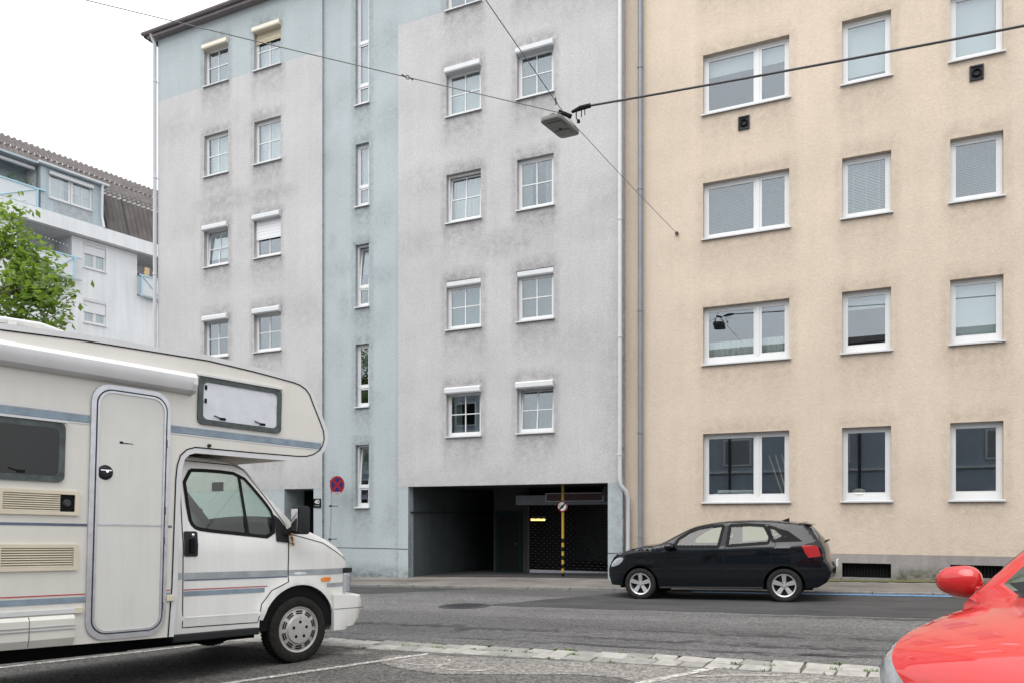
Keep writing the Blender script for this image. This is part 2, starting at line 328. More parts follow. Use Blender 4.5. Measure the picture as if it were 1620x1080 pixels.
def smoothpoly(pts, it=2, closed=False):
    for _ in range(it):
        q = []; n = len(pts)
        if not closed: q.append(pts[0])
        for i in range(n if closed else n - 1):
            a, b = pts[i], pts[(i + 1) % n]
            q += [(.75 * a[0] + .25 * b[0], .75 * a[1] + .25 * b[1]), (.25 * a[0] + .75 * b[0], .25 * a[1] + .75 * b[1])]
        if not closed: q.append(pts[-1])
        pts = q
    return pts

def rpoly(pts, r=.04, n=4):
    out = []; N = len(pts)
    for i in range(N):
        p, a, b = Vector(pts[i]), Vector(pts[i - 1]), Vector(pts[(i + 1) % N]); da, db = (a - p), (b - p); ra, rb_ = min(r, da.length * .45), min(r, db.length * .45); A, B = p + da.normalized() * ra, p + db.normalized() * rb_
        out += [tuple(A * (1 - t) ** 2 + p * 2 * t * (1 - t) + B * t * t) for t in [k / n for k in range(n + 1)]]
    return out
def gz(x): return .0235 * max(-60, min(60, x))
XS = [-300, -60, -30, -16, -8, -4, 0, 4, 8, 16, 30, 60, 300]
def strip_sheet(name, y0, y1, z0, z1, m, xs=XS):
    b = MB()
    for i in range(len(xs) - 1):
        a, c = xs[i], xs[i + 1]; b.quad((a, y0, gz(a) + z0), (c, y0, gz(c) + z0), (c, y1, gz(c) + z1), (a, y1, gz(a) + z1))
    return struct(build(b, name, m))

# ------------------------------------------------------------------ ground, road, pavement
tb = MB(); ys = [-300, -40, 40, 300]
for i in range(len(XS) - 1):
    for j in range(3): tb.quad((XS[i], ys[j], gz(XS[i]) - .03), (XS[i + 1], ys[j], gz(XS[i + 1]) - .03), (XS[i + 1], ys[j + 1], gz(XS[i + 1]) - .03), (XS[i], ys[j + 1], gz(XS[i]) - .03))
struct(build(tb, 'ground', 'terrain'))
YK, YC0, YC1 = 15.95, 7.72, 8.34
strip_sheet('road', YC1 - .02, YK, 0, 0, 'road_asphalt')
strip_sheet('parking_bay', -7.5, YC0 + .02, 0, 0, 'bay_asphalt')
strip_sheet('gutter_bed', YC0 + .02, YC1 - .02, -.012, -.012, 'soil')
def side_z(x): return gz(x) + .05
sw = MB(); sx = [-300, -60, -30, -16, -12, -9, -7, -5.2, -4.2, -3.2, -1, 2, 6, 16, 60, 300]
for i in range(len(sx) - 1):
    a, c = sx[i], sx[i + 1]; sw.quad((a, YK + .1, side_z(a)), (c, YK + .1, side_z(c)), (c, 17.75, gz(c) + .145), (a, 17.75, gz(a) + .145))
struct(build(sw, 'pavement', 'sidewalk_asphalt'))
kb = MB().box(-.495, .495, 0, .1, -.12, 0); kme = kb.mesh('kerb_stone', 'kerb_stone', bevel=.012)
kbase = MB()
for i in range(len(sx) - 1):
    a, c = sx[i], sx[i + 1]; kbase.quad((a, YK + .03, gz(a) - .02), (c, YK + .03, gz(c) - .02), (c, YK + .03, side_z(c) - .02), (a, YK + .03, side_z(a) - .02))
kern = struct(build(kbase, 'kerb', 'soil'))
for i in range(36):
    x = -24.5 + i
    link('kerb_stone', kme, kern, (x, YK + random.uniform(-.004, .004), side_z(x) + .004 + random.uniform(-.003, .003)), (0, -.0235, random.uniform(-.006, .006)))
# asphalt patches and seams on the road
def sheet_poly(name, pts, m, dz, jag=0.0, step=.25):
    P = dens(pts, step)
    if jag: P = [(x + random.uniform(-jag, jag) * .6, y + random.uniform(-jag, jag)) for x, y in P]
    v, e, f, *_ = delaunay_2d_cdt([Vector(p) for p in P], [(i, (i + 1) % len(P)) for i in range(len(P))], [], 1, 1e-5)
    b = MB().add([(q.x, q.y, gz(q.x) + dz) for q in v], [tuple(t) for t in f]); return struct(build(b, name, m))
sheet_poly('asphalt_patch', [(-6.4, 12.55), (-2, 12.45), (6, 12.35), (14, 12.4), (14, 15.9), (-4.4, 15.92), (-5.2, 14.6)], 'patch_asphalt', .004, .05)
sheet_poly('asphalt_patch', [(-17, 13.2), (-12.6, 13.6), (-9.8, 14.3), (-8.2, 15.85), (-17, 15.9)], 'patch_asphalt', .004, .05)
for (x0, x1, yc, wd) in [(-9, -3.2, 9.75, .55), (-4.2, 2.6, 9.3, .38), (-10, -6.0, 8.8, .40), (-5.4, .6, 8.75, .25), (-1.5, 4, 8.8, .34), (-4, 6, 10.1, .3), (-12, -7.5, 10.6, .35), (-2.5, 5, 12.2, .3)]:
    n = int((x1 - x0) / .12); up, lo = [], []
    for i in range(n + 1):
        x = x0 + (x1 - x0) * i / n; e = min(1, 4 * i / n, 4 * (n - i) / n); c0 = yc + .03 * math.sin(x * 1.1)
        up.append((x, c0 + wd * e * random.uniform(.25, 1))); lo.append((x, c0 - wd * e * random.uniform(.25, 1) - .004))
    b = MB(); V = []
    for i in range(n + 1): V += [(*lo[i], gz(lo[i][0]) + .008), ((lo[i][0]), (lo[i][1] + up[i][1]) / 2, gz(lo[i][0]) + .008), (*up[i], gz(up[i][0]) + .008)]
    b.add(V, [f for i in range(n) for f in ((3 * i, 3 * i + 3, 3 * i + 4, 3 * i + 1), (3 * i + 1, 3 * i + 4, 3 * i + 5, 3 * i + 2))])
    o = struct(build(b, 'asphalt_seam', 'seam')); at_ = o.data.attributes.new('edge', 'FLOAT', 'POINT')
    for i in range(len(V)): at_.data[i].value = 1.0 if i % 3 == 1 else 0.0
sheet_poly('bay_repair', smoothpoly([(-5.0, 7.6), (-4.9, 7.0), (-4.1, 6.55), (-3.2, 6.75), (-2.4, 7.1), (-1.5, 6.6), (-1.2, 5.6), (.5, 5.0), (2.5, 5.2), (3.5, 7.69), (0, 7.69)], 2, True), 'bay_pale', .004, .03, .15)
sheet_poly('bay_repair', smoothpoly([(-9, 7.68), (-8.7, 7.25), (-7, 7.3), (-5.3, 7.2), (-5.2, 7.69)], 2, True), 'bay_pale', .004, .03, .15)
# painted lines
def line(name, a, b, wd, m, dz=.010):
    a, b = Vector(a), Vector(b); d = (b - a).normalized(); s_ = Vector((-d.y, d.x)) * wd / 2; q = MB(); n = 8
    for i in range(n):
        p, r_ = a.lerp(b, i / n), a.lerp(b, (i + 1) / n)
        q.quad(*[(t.x, t.y, gz(t.x) + dz) for t in (p - s_, r_ - s_, r_ + s_, p + s_)])
    return struct(build(q, name, m))
line('bay_line', (-6.6, 3.2), (-4.55, 7.6), .10, 'faded_white')
line('bay_line', (-3.6, 3.3), (-1.42, 7.68), .10, 'faded_white')
line('bay_line', (-.4, 3.3), (1.75, 7.68), .10, 'faded_white')
line('bay_line', (-9.6, 3.2), (-7.6, 7.6), .10, 'faded_white')
line('blue_line', (-3.3, 15.83), (14, 15.83), .19, 'line_blue', .012)
def stroke(pts, wd=.05):
    q = MB()
    for i in range(len(pts) - 1):
        a, b = Vector(pts[i]), Vector(pts[i + 1]); d = (b - a).normalized(); s_ = Vector((-d.y, d.x)) * wd / 2
        q.quad(*[(t.x, t.y, gz(t.x) + .0135 + .0002 * (i % 2)) for t in (a - s_, b - s_, b + s_, a + s_)])
    return q
def loop(cx, cy, rx, ry, n=18, a0=0, a1=360): return [(cx + rx * math.cos(R(a0 + (a1 - a0) * k / n)), cy + ry * math.sin(R(a0 + (a1 - a0) * k / n))) for k in range(n + 1)]
struct(build(stroke(loop(-4.3, 7.12, .28, .2)), 'bay_marking', 'very_faded_white')); struct(build(stroke(loop(-3.75, 6.95, .3, .17, 14, 120, 400)), 'bay_marking', 'very_faded_white'))
struct(build(stroke([(-1.5, 7.2), (-1.1, 7.42), (-.75, 7.5)], .07), 'bay_marking', 'very_faded_white')); struct(build(stroke([(-.9, 7.05), (-.6, 7.3), (-.35, 7.0), (-.1, 7.25)], .07), 'bay_marking', 'very_faded_white'))
# cobble strip: every stone an object
def stone_mesh(seed):
    rg = random.Random(seed); b = MB(); hx, hy = .135 + rg.uniform(-.012, .012), .132 + rg.uniform(-.012, .008)
    pts = []
    for sx_, sy_ in ((-1, -1), (1, -1), (1, 1), (-1, 1)): pts.append((sx_ * hx + rg.uniform(-.014, .014), sy_ * hy + rg.uniform(-.012, .012)))
    b.add([(x, y, -.07) for x, y in pts] + [(x * .98, y * .98, -.004 + rg.uniform(-.004, .004)) for x, y in pts] + [(x * .86, y * .86, .004 + rg.uniform(-.003, .003)) for x, y in pts],
          [(0, 1, 5, 4), (1, 2, 6, 5), (2, 3, 7, 6), (3, 0, 4, 7), (4, 5, 9, 8), (5, 6, 10, 9), (6, 7, 11, 10), (7, 4, 8, 11), (8, 9, 10, 11)])
    return b
SM = [stone_mesh(i).mesh('cobblestone', 'cobble' if i % 3 else 'cobble_dark', smooth=25) for i in range(9)]
cs = struct(build(MB().box(-9.2, 3.4, YC0 + .04, YC1 - .04, -.5, -.4), 'cobble_strip', 'soil'))
for row in range(2):
    x = -9.0 + row * .13
    while x < 3.6:
        l = random.uniform(.25, .36); sxs = (l - .012) / .27; y = YC0 + .155 + row * .305
        o = link('cobblestone', random.choice(SM), cs, (x + l / 2, y + random.uniform(-.008, .008), gz(x + l / 2) + random.uniform(-.004, .005)), (random.uniform(-.012, .012), random.uniform(-.012, .012), random.uniform(-.04, .04)))
        o.scale = (sxs, 1.06, 1); x += l
# weeds in the joints
wb = MB()
def tuft(x, y, z, n, h, s):
    for _ in range(n):
        a = random.uniform(0, 6.28); d = Vector((math.cos(a), math.sin(a), 0)); q = Vector((-d.y, d.x, 0)) * random.uniform(.003, .007); p = Vector((x + random.gauss(0, s), y + random.gauss(0, s * .5), z))
        hh = h * random.uniform(.4, 1); m = p + d * hh * .35 + Vector((0, 0, hh * .7)); t = p + d * hh * .9 + Vector((0, 0, hh * .8))
        wb.add([p - q, p + q, m + q * .8, m - q * .8, t], [(0, 1, 2, 3), (3, 2, 4)])
for _ in range(44):
    x = random.uniform(-5.6, 1.8); tuft(x, random.choice((YC0 + .02, YC0 + .31, YC0 + .31, YC1 - .02)), gz(x) - .005, random.randint(8, 20), .04, .035)
for _ in range(26): x = random.uniform(-11.5, -6.5); tuft(x, random.gauss(4.4 + (x + 7) * -.1, .25), gz(x), 30, .12, .10)
for _ in range(40): x = random.uniform(-.8, 4); tuft(x, 17.5 + random.uniform(-.06, .06), gz(x) + .14, 6, .04, .05)
for _ in range(40): x = random.uniform(-10.5, -6.2); tuft(x, YK - .03, gz(x), 6, .04, .06)
struct(build(wb, 'weeds', 'weed'), 'stuff')
lb = MB()
for _ in range(70):
    x, y = (random.uniform(-9, 4), random.uniform(15.3, 17.4)) if random.random() < .6 else (random.uniform(-9, 3), random.uniform(6.5, 15.5))
    z = (gz(x) if y < YK - .05 else gz(x) + .13 + (0 if y > 17 else -.04 * (17.5 - y))) + .014; a = random.uniform(0, 6.28); s_ = random.uniform(.008, .022); d = Vector((math.cos(a), math.sin(a), .0)) * s_; q = Vector((-d.y, d.x, .0)) * .5; p = Vector((x, y, z))
    lb.add([p - d, p + q, p + d, p - q], [(0, 1, 2, 3)])
struct(build(lb, 'fallen_leaves', 'dry_leaf'), 'stuff')
mo = MB()
for i in range(60):
    x = -.9 + i * .1
    h = .05 + .05 * random.random(); y0 = 17.36 + random.uniform(0, .1)
    mo.quad((x, y0, gz(x) + .142), (x + .1, y0 + random.uniform(-.03, .03), gz(x) + .143), (x + .1, 17.6, gz(x) + .15 + h * .3), (x, 17.6, gz(x) + .15 + h * .3))
struct(build(mo, 'moss_edge', 'moss'), 'stuff')
mh = thing('manhole_cover', 'round dark iron manhole cover in the road before the garage', 'manhole cover', (-6.68, 12.37, gz(-6.68)), (0, -.0235, 0))
build(MB().lathe([(.47, .002), (.47, .007), (.40, .008), (.40, .004)], axis='z', n=40), 'rim', 'dark_metal', mh)
mc = MB().lathe([(.385, .003), (.385, .008), (0, .009)], axis='z', n=40)
for i in range(-4, 5):
    hl = math.sqrt(max(0, .33 ** 2 - (i * .075) ** 2))
    if hl > .05: mc.box(-hl, hl, i * .075 - .012, i * .075 + .012, .0085, .015)
build(mc, 'lid', 'dark_metal', mh)

# ------------------------------------------------------------------ facades
def facade(name, x0, x1, z0, z1, Y, openings, reveal, mats, parent, step=.10, dirt=None, matfn=None, zl=(), xl=(), floor=True):
    def lines(a, b, cuts):
        s_ = sorted({round(c, 4) for c in [a, b] + [c for c in cuts if a < c < b]}); out = []
        for i in range(len(s_) - 1):
            n = max(1, int((s_[i + 1] - s_[i]) / step + .5)); out += [s_[i] + (s_[i + 1] - s_[i]) * k / n for k in range(n)]
        return out + [s_[-1]]
    X = lines(x0, x1, [c for o in openings for c in o[:2]] + list(xl)); Z = lines(z0, z1, [c for o in openings for c in o[2:4]] + list(zl))
    mb = MB(); idx = {}
    def vid(i, j):
        if (i, j) not in idx: idx[(i, j)] = len(mb.v); mb.v.append((X[i], Y, Z[j]))
        return idx[(i, j)]
    for i in range(len(X) - 1):
        for j in range(len(Z) - 1):
            xc, zc = (X[i] + X[i + 1]) / 2, (Z[j] + Z[j + 1]) / 2
            if any(o[0] < xc < o[1] and o[2] < zc < o[3] for o in openings): continue
            mb.f.append((vid(i, j), vid(i + 1, j), vid(i + 1, j + 1), vid(i, j + 1))); mb.m.append(matfn(xc, zc) if matfn else 0)
    for o in openings:
        a, b, c, d = o[:4]; r_ = o[4] if len(o) > 4 else reveal; k = matfn((a + b) / 2, c - .01) if matfn else 0
        for q in (((a, Y, c), (a, Y + r_, c), (a, Y + r_, d), (a, Y, d)), ((b, Y, c), (b, Y, d), (b, Y + r_, d), (b, Y + r_, c)), ((a, Y, d), (a, Y + r_, d), (b, Y + r_, d), (b, Y, d)), ((a, Y, c), (b, Y, c), (b, Y + r_, c), (a, Y + r_, c))): mb.quad(*q, m=k)
    # end faces so the wall has thickness
    for xx in (x0, x1): mb.quad((xx, Y, z0), (xx, Y + .35, z0), (xx, Y + .35, z1), (xx, Y, z1), m=matfn(xx, z1) if matfn else 0)
    me = mb.mesh(name, mats)
    at = me.attributes.new('dirt', 'FLOAT', 'POINT')
    if dirt:
        for i, v in enumerate(me.vertices): at.data[i].value = dirt(v.co.x, v.co.z) if abs(v.co.y - Y) < .01 else .1
    return link(name, me, parent, (-parent.location.x, -parent.location.y, -parent.location.z))
WC = {}
def cached(key, fn):
    if key not in WC: WC[key] = fn()
    return WC[key]
def curtain_mesh(wd, h, m, amp=.012, folds=9, dens_=1):
    b = MB(); n = folds * 6
    for i in range(n):
        a, c = wd * i / n, wd * (i + 1) / n; ya, yc = amp * math.sin(i * 2 * math.pi / 6) + amp * .6 * math.sin(i * 1.7), amp * math.sin((i + 1) * 2 * math.pi / 6) + amp * .6 * math.sin((i + 1) * 1.7)
        b.quad((a, ya, 0), (c, yc, 0), (c, yc, h), (a, ya, h))
    return b.mesh('curtain', m, smooth=80, merge=True)
def slat_mesh(wd, h, m, pitch=.032):
    b = MB(); n = int(h / pitch)
    for i in range(n):
        z = h - (i + .5) * pitch; b.add([(0, -.009, z - .008), (wd, -.009, z - .008), (wd, .009, z + .009), (0, .009, z + .009)], [(0, 1, 2, 3)])
    for f_ in (.2, .5, .8): b.box(wd * f_ - .003, wd * f_ + .003, -.011, -.0095, 0, h)
    return b.mesh('blind', m)
def window(parent, x0, x1, z0, z1, Y, inset, muntin=False, vdiv=(), hdiv=(), fw=.062, sash=.045, box=None, boxdrop=0, shutter=0, shuttermat='shutter_white', tilt=0, cover=None, sillm='sill_metal', sillw=.03, room=True, boxout=.10, fbot=0.0):
    """one window: frame mesh with panes, sill, shutter box, covering and the room behind as its sub-parts; wall plane at Y"""
    px, py, pz = parent.location; W, H = x1 - x0, z1 - z0; sh = .035; top = H - boxdrop
    key = ('fr', round(W, 3), round(top, 3), muntin, vdiv, hdiv, fw, sash, fbot)
    def mk():
        b = MB(); d = .07; zb = sh
        b.box(0, fw, 0, d, zb, top); b.box(W - fw, W, 0, d, zb, top); b.box(fw, W - fw, 0, d, zb, zb + fw + fbot); b.box(fw, W - fw, 0, d, top - fw, top)
        xs = [fw] + [c for c in vdiv] + [W - fw]
        for c in vdiv: b.box(c - fw * .62, c + fw * .62, -.004, d - .004, zb + fw + fbot, top - fw)
        for c in hdiv: b.box(fw, W - fw, -.004, d - .004, c - fw * .6, c + fw * .6)
        return b.mesh('window', 'white_frame', bevel=.006)
    wo_ = link('window', cached(key, mk), parent, (x0 - px, Y + inset - py, z0 - pz))
    # sashes and panes
    cols = []; e = [fw] + sorted([c for c in vdiv]) + [W - fw]
    for i in range(len(e) - 1): cols.append((e[i] + (fw * .62 if i else 0), e[i + 1] - (fw * .62 if i < len(e) - 2 else 0)))
    rows = []; e = [sh + fw + fbot] + sorted(hdiv) + [top - fw]
    for i in range(len(e) - 1): rows.append((e[i] + (fw * .6 if i else 0), e[i + 1] - (fw * .6 if i < len(e) - 2 else 0)))
    for ci, (a, b_) in enumerate(cols):
        for ri, (c, d_) in enumerate(rows):
            w_, h_ = b_ - a, d_ - c
            mw = .026 if muntin else 0
            def mksash(w_=w_, h_=h_):
                q = MB(); s_ = sash
                q.box(0, s_, .008, .052, 0, h_); q.box(w_ - s_, w_, .008, .052, 0, h_); q.box(s_, w_ - s_, .008, .052, 0, s_); q.box(s_, w_ - s_, .008, .052, h_ - s_, h_)
                if muntin: q.box(w_ / 2 - mw / 2, w_ / 2 + mw / 2, .012, .046, s_, h_ - s_); q.box(s_, w_ / 2 - mw / 2, .013, .045, h_ * .5 - mw / 2, h_ * .5 + mw / 2); q.box(w_ / 2 + mw / 2, w_ - s_, .013, .045, h_ * .5 - mw / 2, h_ * .5 + mw / 2)
                return q.mesh('sash', 'white_frame')
            rot = (R(-tilt), 0, 0) if tilt and ri == len(rows) - 1 else (0, 0, 0)
            so = link('sash', cached(('sash', round(w_, 3), round(h_, 3), muntin, sash), mksash), wo_, (a, .002, c), rot)
            pw, ph = (w_ - 2 * sash - mw) / (2 if muntin else 1), (h_ - 2 * sash - mw) / (2 if muntin else 1)
            pm = cached(('pane', round(pw, 3), round(ph, 3)), lambda: MB().box(-.004, pw + .004, .026, .032, -.004, ph + .004).mesh('pane', 'window_glass'))
            rt = Matrix.Rotation(rot[0], 3, 'X')
            for pi in range(2 if muntin else 1):
                for pj in range(2 if muntin else 1):
                    off = rt @ Vector((sash + pi * (pw + mw), 0, sash + pj * (ph + mw)))
                    link('pane', pm, wo_, (a + off.x, .002 + off.y, c + off.z), rot)
    sk = ('sill', round(W, 3), inset, sillw, sillm)
    link('sill', cached(sk, lambda: MB().add([(-sillw, -inset - .055, .012), (W + sillw, -inset - .055, .012), (W + sillw, .0, .036), (-sillw, 0, .036), (-sillw, -inset - .055, -.018), (W + sillw, -inset - .055, -.018), (W + sillw, 0, -.002), (-sillw, 0, -.002)],
         [(0, 1, 2, 3), (4, 7, 6, 5), (0, 4, 5, 1), (1, 5, 6, 2), (3, 2, 6, 7), (0, 3, 7, 4)]).mesh('sill', sillm)), wo_, (0, 0, 0))
    if box:
        bh = .165
        link('shutter_box', cached(('box', round(W, 3), box, boxout, inset), lambda: MB().prism([(-inset - boxout, .03), (-inset - boxout + .02, 0), (.02, 0), (.02, bh), (-inset - boxout + .05, bh), (-inset - boxout, bh - .035)], -.012, W + .012, axis='x').mesh('shutter_box', box)), wo_, (0, 0, H - bh + .01))
        if boxdrop < .12: top = top
    if shutter:
        hh = shutter
        def mks():
            q = MB(); n = max(2, int(hh / .045))
            for i in range(n): z = i * hh / n; q.box(0, W - .05, -.004 if i % 2 else 0, .014, z, z + hh / n - .004)
            return q.mesh('roller_shutter', shuttermat)
        link('roller_shutter', cached(('rs', round(W, 3), hh, shuttermat), mks), wo_, (.025, -.03, H - .15 - hh))
    yb = .16 if not tilt else .26
    if cover:
        kind, *arg = cover; iw, ih = W - 2 * fw, H - 2 * fw
        if kind == 'curtain': link('curtain', cached(('cu', round(iw, 2), round(ih, 2), arg[0]), lambda: curtain_mesh(iw, ih, arg[0])), wo_, (fw, yb, fw))
        if kind == 'half': link('curtain', cached(('ha', round(iw, 2), arg[0]), lambda: curtain_mesh(iw, ih * arg[1], arg[0], folds=22)), wo_, (fw, yb, fw))
        if kind == 'sides':
            for xo in (fw, W - fw - iw * .3): link('curtain', cached(('si', round(iw, 2), arg[0]), lambda: curtain_mesh(iw * .3, ih, arg[0], folds=4)), wo_, (xo, yb, fw))
        if kind == 'slats': link('blind', cached(('sl', round(iw, 2), round(ih, 2), arg[0]), lambda: slat_mesh(iw, ih, arg[0])), wo_, (fw, .10, fw))
        if kind == 'roller': link('blind', cached(('ro', round(iw, 2), round(ih, 2), tuple(arg)), lambda: MB().box(0, iw, 0, .004, 0, ih * arg[1]).mesh('blind', arg[0])), wo_, (fw, .11, fw + ih * (1 - arg[1])))
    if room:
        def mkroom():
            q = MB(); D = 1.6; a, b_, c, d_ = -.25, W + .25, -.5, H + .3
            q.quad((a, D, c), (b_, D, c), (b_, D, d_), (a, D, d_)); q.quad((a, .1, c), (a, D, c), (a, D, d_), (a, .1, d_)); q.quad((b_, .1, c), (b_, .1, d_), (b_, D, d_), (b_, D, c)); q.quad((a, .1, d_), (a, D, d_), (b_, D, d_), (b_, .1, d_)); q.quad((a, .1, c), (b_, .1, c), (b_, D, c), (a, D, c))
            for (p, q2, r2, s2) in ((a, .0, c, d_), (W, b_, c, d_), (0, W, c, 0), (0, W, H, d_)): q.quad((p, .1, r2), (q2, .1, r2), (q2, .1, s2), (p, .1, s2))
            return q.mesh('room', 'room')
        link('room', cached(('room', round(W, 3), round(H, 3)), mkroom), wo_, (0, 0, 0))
    return wo_

# --- grey building
GY = 17.35
gray = thing('apartment_building', 'tall grey and pale blue rendered apartment block above the dark garage entrance', 'building', (-12.7, GY, gz(-12.7)))
COLS = {'A': (-18.26, -17.30), 'B': (-16.30, -15.31), 'C': (-9.89, -8.90), 'D': (-7.90, -6.94)}
FL = [3.49, 6.21, 8.93, 11.65, 14.37]; WH = 1.25
ST = [(1.71, 3.41), (4.43, 6.14), (7.13, 8.84), (9.86, 11.57), (12.62, 15.9)]
def stain_fn(wins, blobs, base=0.0, low=None):
    def fn(x, z):
        d = base
        for (a, b, c, e) in wins:
            if a - .25 < x < b + .25:
                ed = max(0, a - x, x - b); k = max(0, 1 - ed / .25)
                if -1.5 < z - c < 0: d = max(d, .48 * k * (1 + (z - c) / 1.5) ** 1.6)
                if 0 < z - e < .45: d = max(d, .55 * k * (1 - (z - e) / .45))
                for xe in (a - .03, b + .03):      # runs from the sill ends
                    if abs(x - xe) < .10 and -1.15 < z - c < 0: d = max(d, .62 * (1 - abs(x - xe) / .10) * (1 + (z - c) / 1.15))
            if a - .12 < x < b + .12 and c < z < e: d = max(d, .3)
        for (bx, bz, rx, rz, s_) in blobs:
            q = ((x - bx) / rx) ** 2 + ((z - bz) / rz) ** 2
            if q < 1: d = max(d, s_ * (1 - q))
        if low:
            for (zt, h, s_) in low:
                if z < zt: d = max(d, s_ * max(0, 1 - abs((zt - z)) / h) if h > 0 else s_ * min(1, (zt - z) / -h))
        return min(d, .85)
    return fn
owin = [(a, b, z, z + WH) for (a, b) in COLS.values() for z in FL]
rnd = random.Random(3)
gblobs = [(rnd.uniform(-20, -5.4), rnd.uniform(3, 15), rnd.uniform(.4, 1.6), rnd.uniform(.3, .9), rnd.uniform(.06, .2)) for _ in range(40)] + [(-16, 12.9, .8, .5, .45), (-8.3, 8.2, 1.3, .5, .3), (-17.5, 10.8, 1.5, .5, .35), (-15.7, 10.7, 1.2, .4, .35)]
gd = stain_fn(owin, gblobs, .04)
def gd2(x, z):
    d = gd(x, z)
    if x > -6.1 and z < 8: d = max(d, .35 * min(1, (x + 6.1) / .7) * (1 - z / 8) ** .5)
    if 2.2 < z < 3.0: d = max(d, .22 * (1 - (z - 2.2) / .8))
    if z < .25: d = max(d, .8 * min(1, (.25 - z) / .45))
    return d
gm = lambda x, z: 1 if (z > 14.385 or z < 2.25) else 0
PM = ['gray_plaster', 'blue_plaster']
opL = [o for o in owin if o[0] < -14]; opR = [o for o in owin if o[0] > -11]
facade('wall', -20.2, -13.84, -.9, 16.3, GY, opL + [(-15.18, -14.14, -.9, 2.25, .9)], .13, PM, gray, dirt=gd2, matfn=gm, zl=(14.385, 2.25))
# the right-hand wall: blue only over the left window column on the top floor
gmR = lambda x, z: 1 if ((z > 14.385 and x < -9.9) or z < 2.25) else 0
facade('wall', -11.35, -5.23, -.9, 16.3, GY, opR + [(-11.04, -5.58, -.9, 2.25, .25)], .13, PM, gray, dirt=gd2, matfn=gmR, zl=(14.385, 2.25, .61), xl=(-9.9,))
sd = stain_fn([(-12.77, -12.33, a, b) for a, b in ST], [(rnd.uniform(-13.8, -11.4), rnd.uniform(.5, 15), rnd.uniform(.2, .8), rnd.uniform(.3, .9), rnd.uniform(.08, .25)) for _ in range(26)], .02)
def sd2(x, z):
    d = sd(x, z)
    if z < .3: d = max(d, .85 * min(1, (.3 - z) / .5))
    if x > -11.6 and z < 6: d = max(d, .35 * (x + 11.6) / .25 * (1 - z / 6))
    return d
SY = GY + .07
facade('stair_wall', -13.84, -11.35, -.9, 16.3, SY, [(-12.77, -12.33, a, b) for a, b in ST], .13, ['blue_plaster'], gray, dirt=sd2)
def gpart(mb, name, m, par=None, **kw):
    p = par or gray; return build(mb, name, m, p, (-gray.location.x, -gray.location.y, -gray.location.z) if p is gray else (0, 0, 0), **kw)
for (a, b, y_) in ((-13.82, -11.36, SY), (-11.35, -11.04, GY), (-5.58, -5.23, GY)): gpart(MB().box(a, b, y_ - .004, y_ + .01, .605, .622), 'render_joint', 'dark_metal')
# windows of the grey block
GW = {('A', 0): dict(box='box_white'), ('B', 0): dict(box='box_white'), ('C', 0): dict(box='box_white', cover=('sides', 'curtain')), ('D', 0): dict(box='box_white', tilt=5, cover=('curtain', 'curtain')),
      ('A', 1): dict(box='box_white', cover=('sides', 'curtain')), ('B', 1): dict(box='box_white', cover=('half', 'curtain', .5)), ('C', 1): dict(box='box_white', boxout=.0, cover=('curtain', 'curtain_blue')), ('D', 1): dict(box='box_white', boxout=.0, cover=('curtain', 'curtain')),
      ('A', 2): dict(box='box_white', tilt=5, cover=('roller', 'blind_white', .8)), ('B', 2): dict(box='box_white', shutter=.55), ('C', 2): dict(cover=('curtain', 'curtain_sheer'), tilt=4), ('D', 2): dict(cover=('sides', 'curtain_blue')),
      ('A', 3): dict(cover=('curtain', 'curtain_sheer')), ('B', 3): dict(cover=('curtain', 'curtain_sheer')), ('C', 3): dict(box='box_white', cover=('curtain', 'curtain_sheer')), ('D', 3): dict(box='box_white', cover=('roller', 'blind_grey', 1)),
      ('A', 4): dict(box='box_cream', cover=('roller', 'blind_grey', 1)), ('B', 4): dict(box='box_cream', shutter=.30, shuttermat='shutter_tan', cover=('curtain', 'curtain_sheer')), ('C', 4): dict(box='box_white'), ('D', 4): dict(box='box_white')}
for (c, r_), kw in GW.items():
    a, b = COLS[c]; window(gray, a, b, FL[r_], FL[r_] + WH, GY, .10, muntin=True, fw=.052, sash=.036, boxdrop=.12 if kw.get('box') else 0, **kw)
for i, (a, b) in enumerate(ST):
    if i < 4: window(gray, -12.77, -12.33, a, b, SY, .10, hdiv=(.56,), fw=.055, sash=.04, tilt=5 if i in (0, 2) else 0, cover=('curtain', 'curtain_sheer') if i == 3 else ('roller', 'blind_grey', .45), sillw=.02)
    else: window(gray, -12.77, -12.33, a, b, SY, .10, hdiv=(.56, 1.72), fw=.055, sash=.04, cover=('curtain', 'curtain_sheer'), sillw=.02)
# eave, gutter and roof
ev = MB().box(-20.45, -4.9, GY - .20, GY + .05, 16.3, 16.36); gpart(ev, 'soffit', 'eave_metal')
gt = MB()
for i in range(6):
    a0, a1 = R(180 + 30 * i), R(210 + 30 * i); yc, zc, r_ = GY - .25, 16.45, .07
    gt.quad((-20.6, yc + r_ * math.cos(a0), zc + r_ * math.sin(a0)), (-20.6, yc + r_ * math.cos(a1), zc + r_ * math.sin(a1)), (-4.9, yc + r_ * math.cos(a1), zc + r_ * math.sin(a1)), (-4.9, yc + r_ * math.cos(a0), zc + r_ * math.sin(a0)))
gpart(gt, 'gutter', 'eave_metal', smooth=60)
rf = MB().add([(-20.6, GY - .2, 16.44), (-4.9, GY - .2, 16.44), (-4.9, GY + 6, 19.2), (-20.6, GY + 6, 19.2), (-20.6, GY - .2, 16.362), (-4.9, GY - .2, 16.362), (-4.9, GY + 6, 16.362), (-20.6, GY + 6, 16.362)], [(0, 1, 2, 3), (0, 4, 5, 1), (1, 5, 6, 2), (0, 3, 7, 4), (2, 6, 7, 3)]); gpart(rf, 'roof', 'eave_metal')
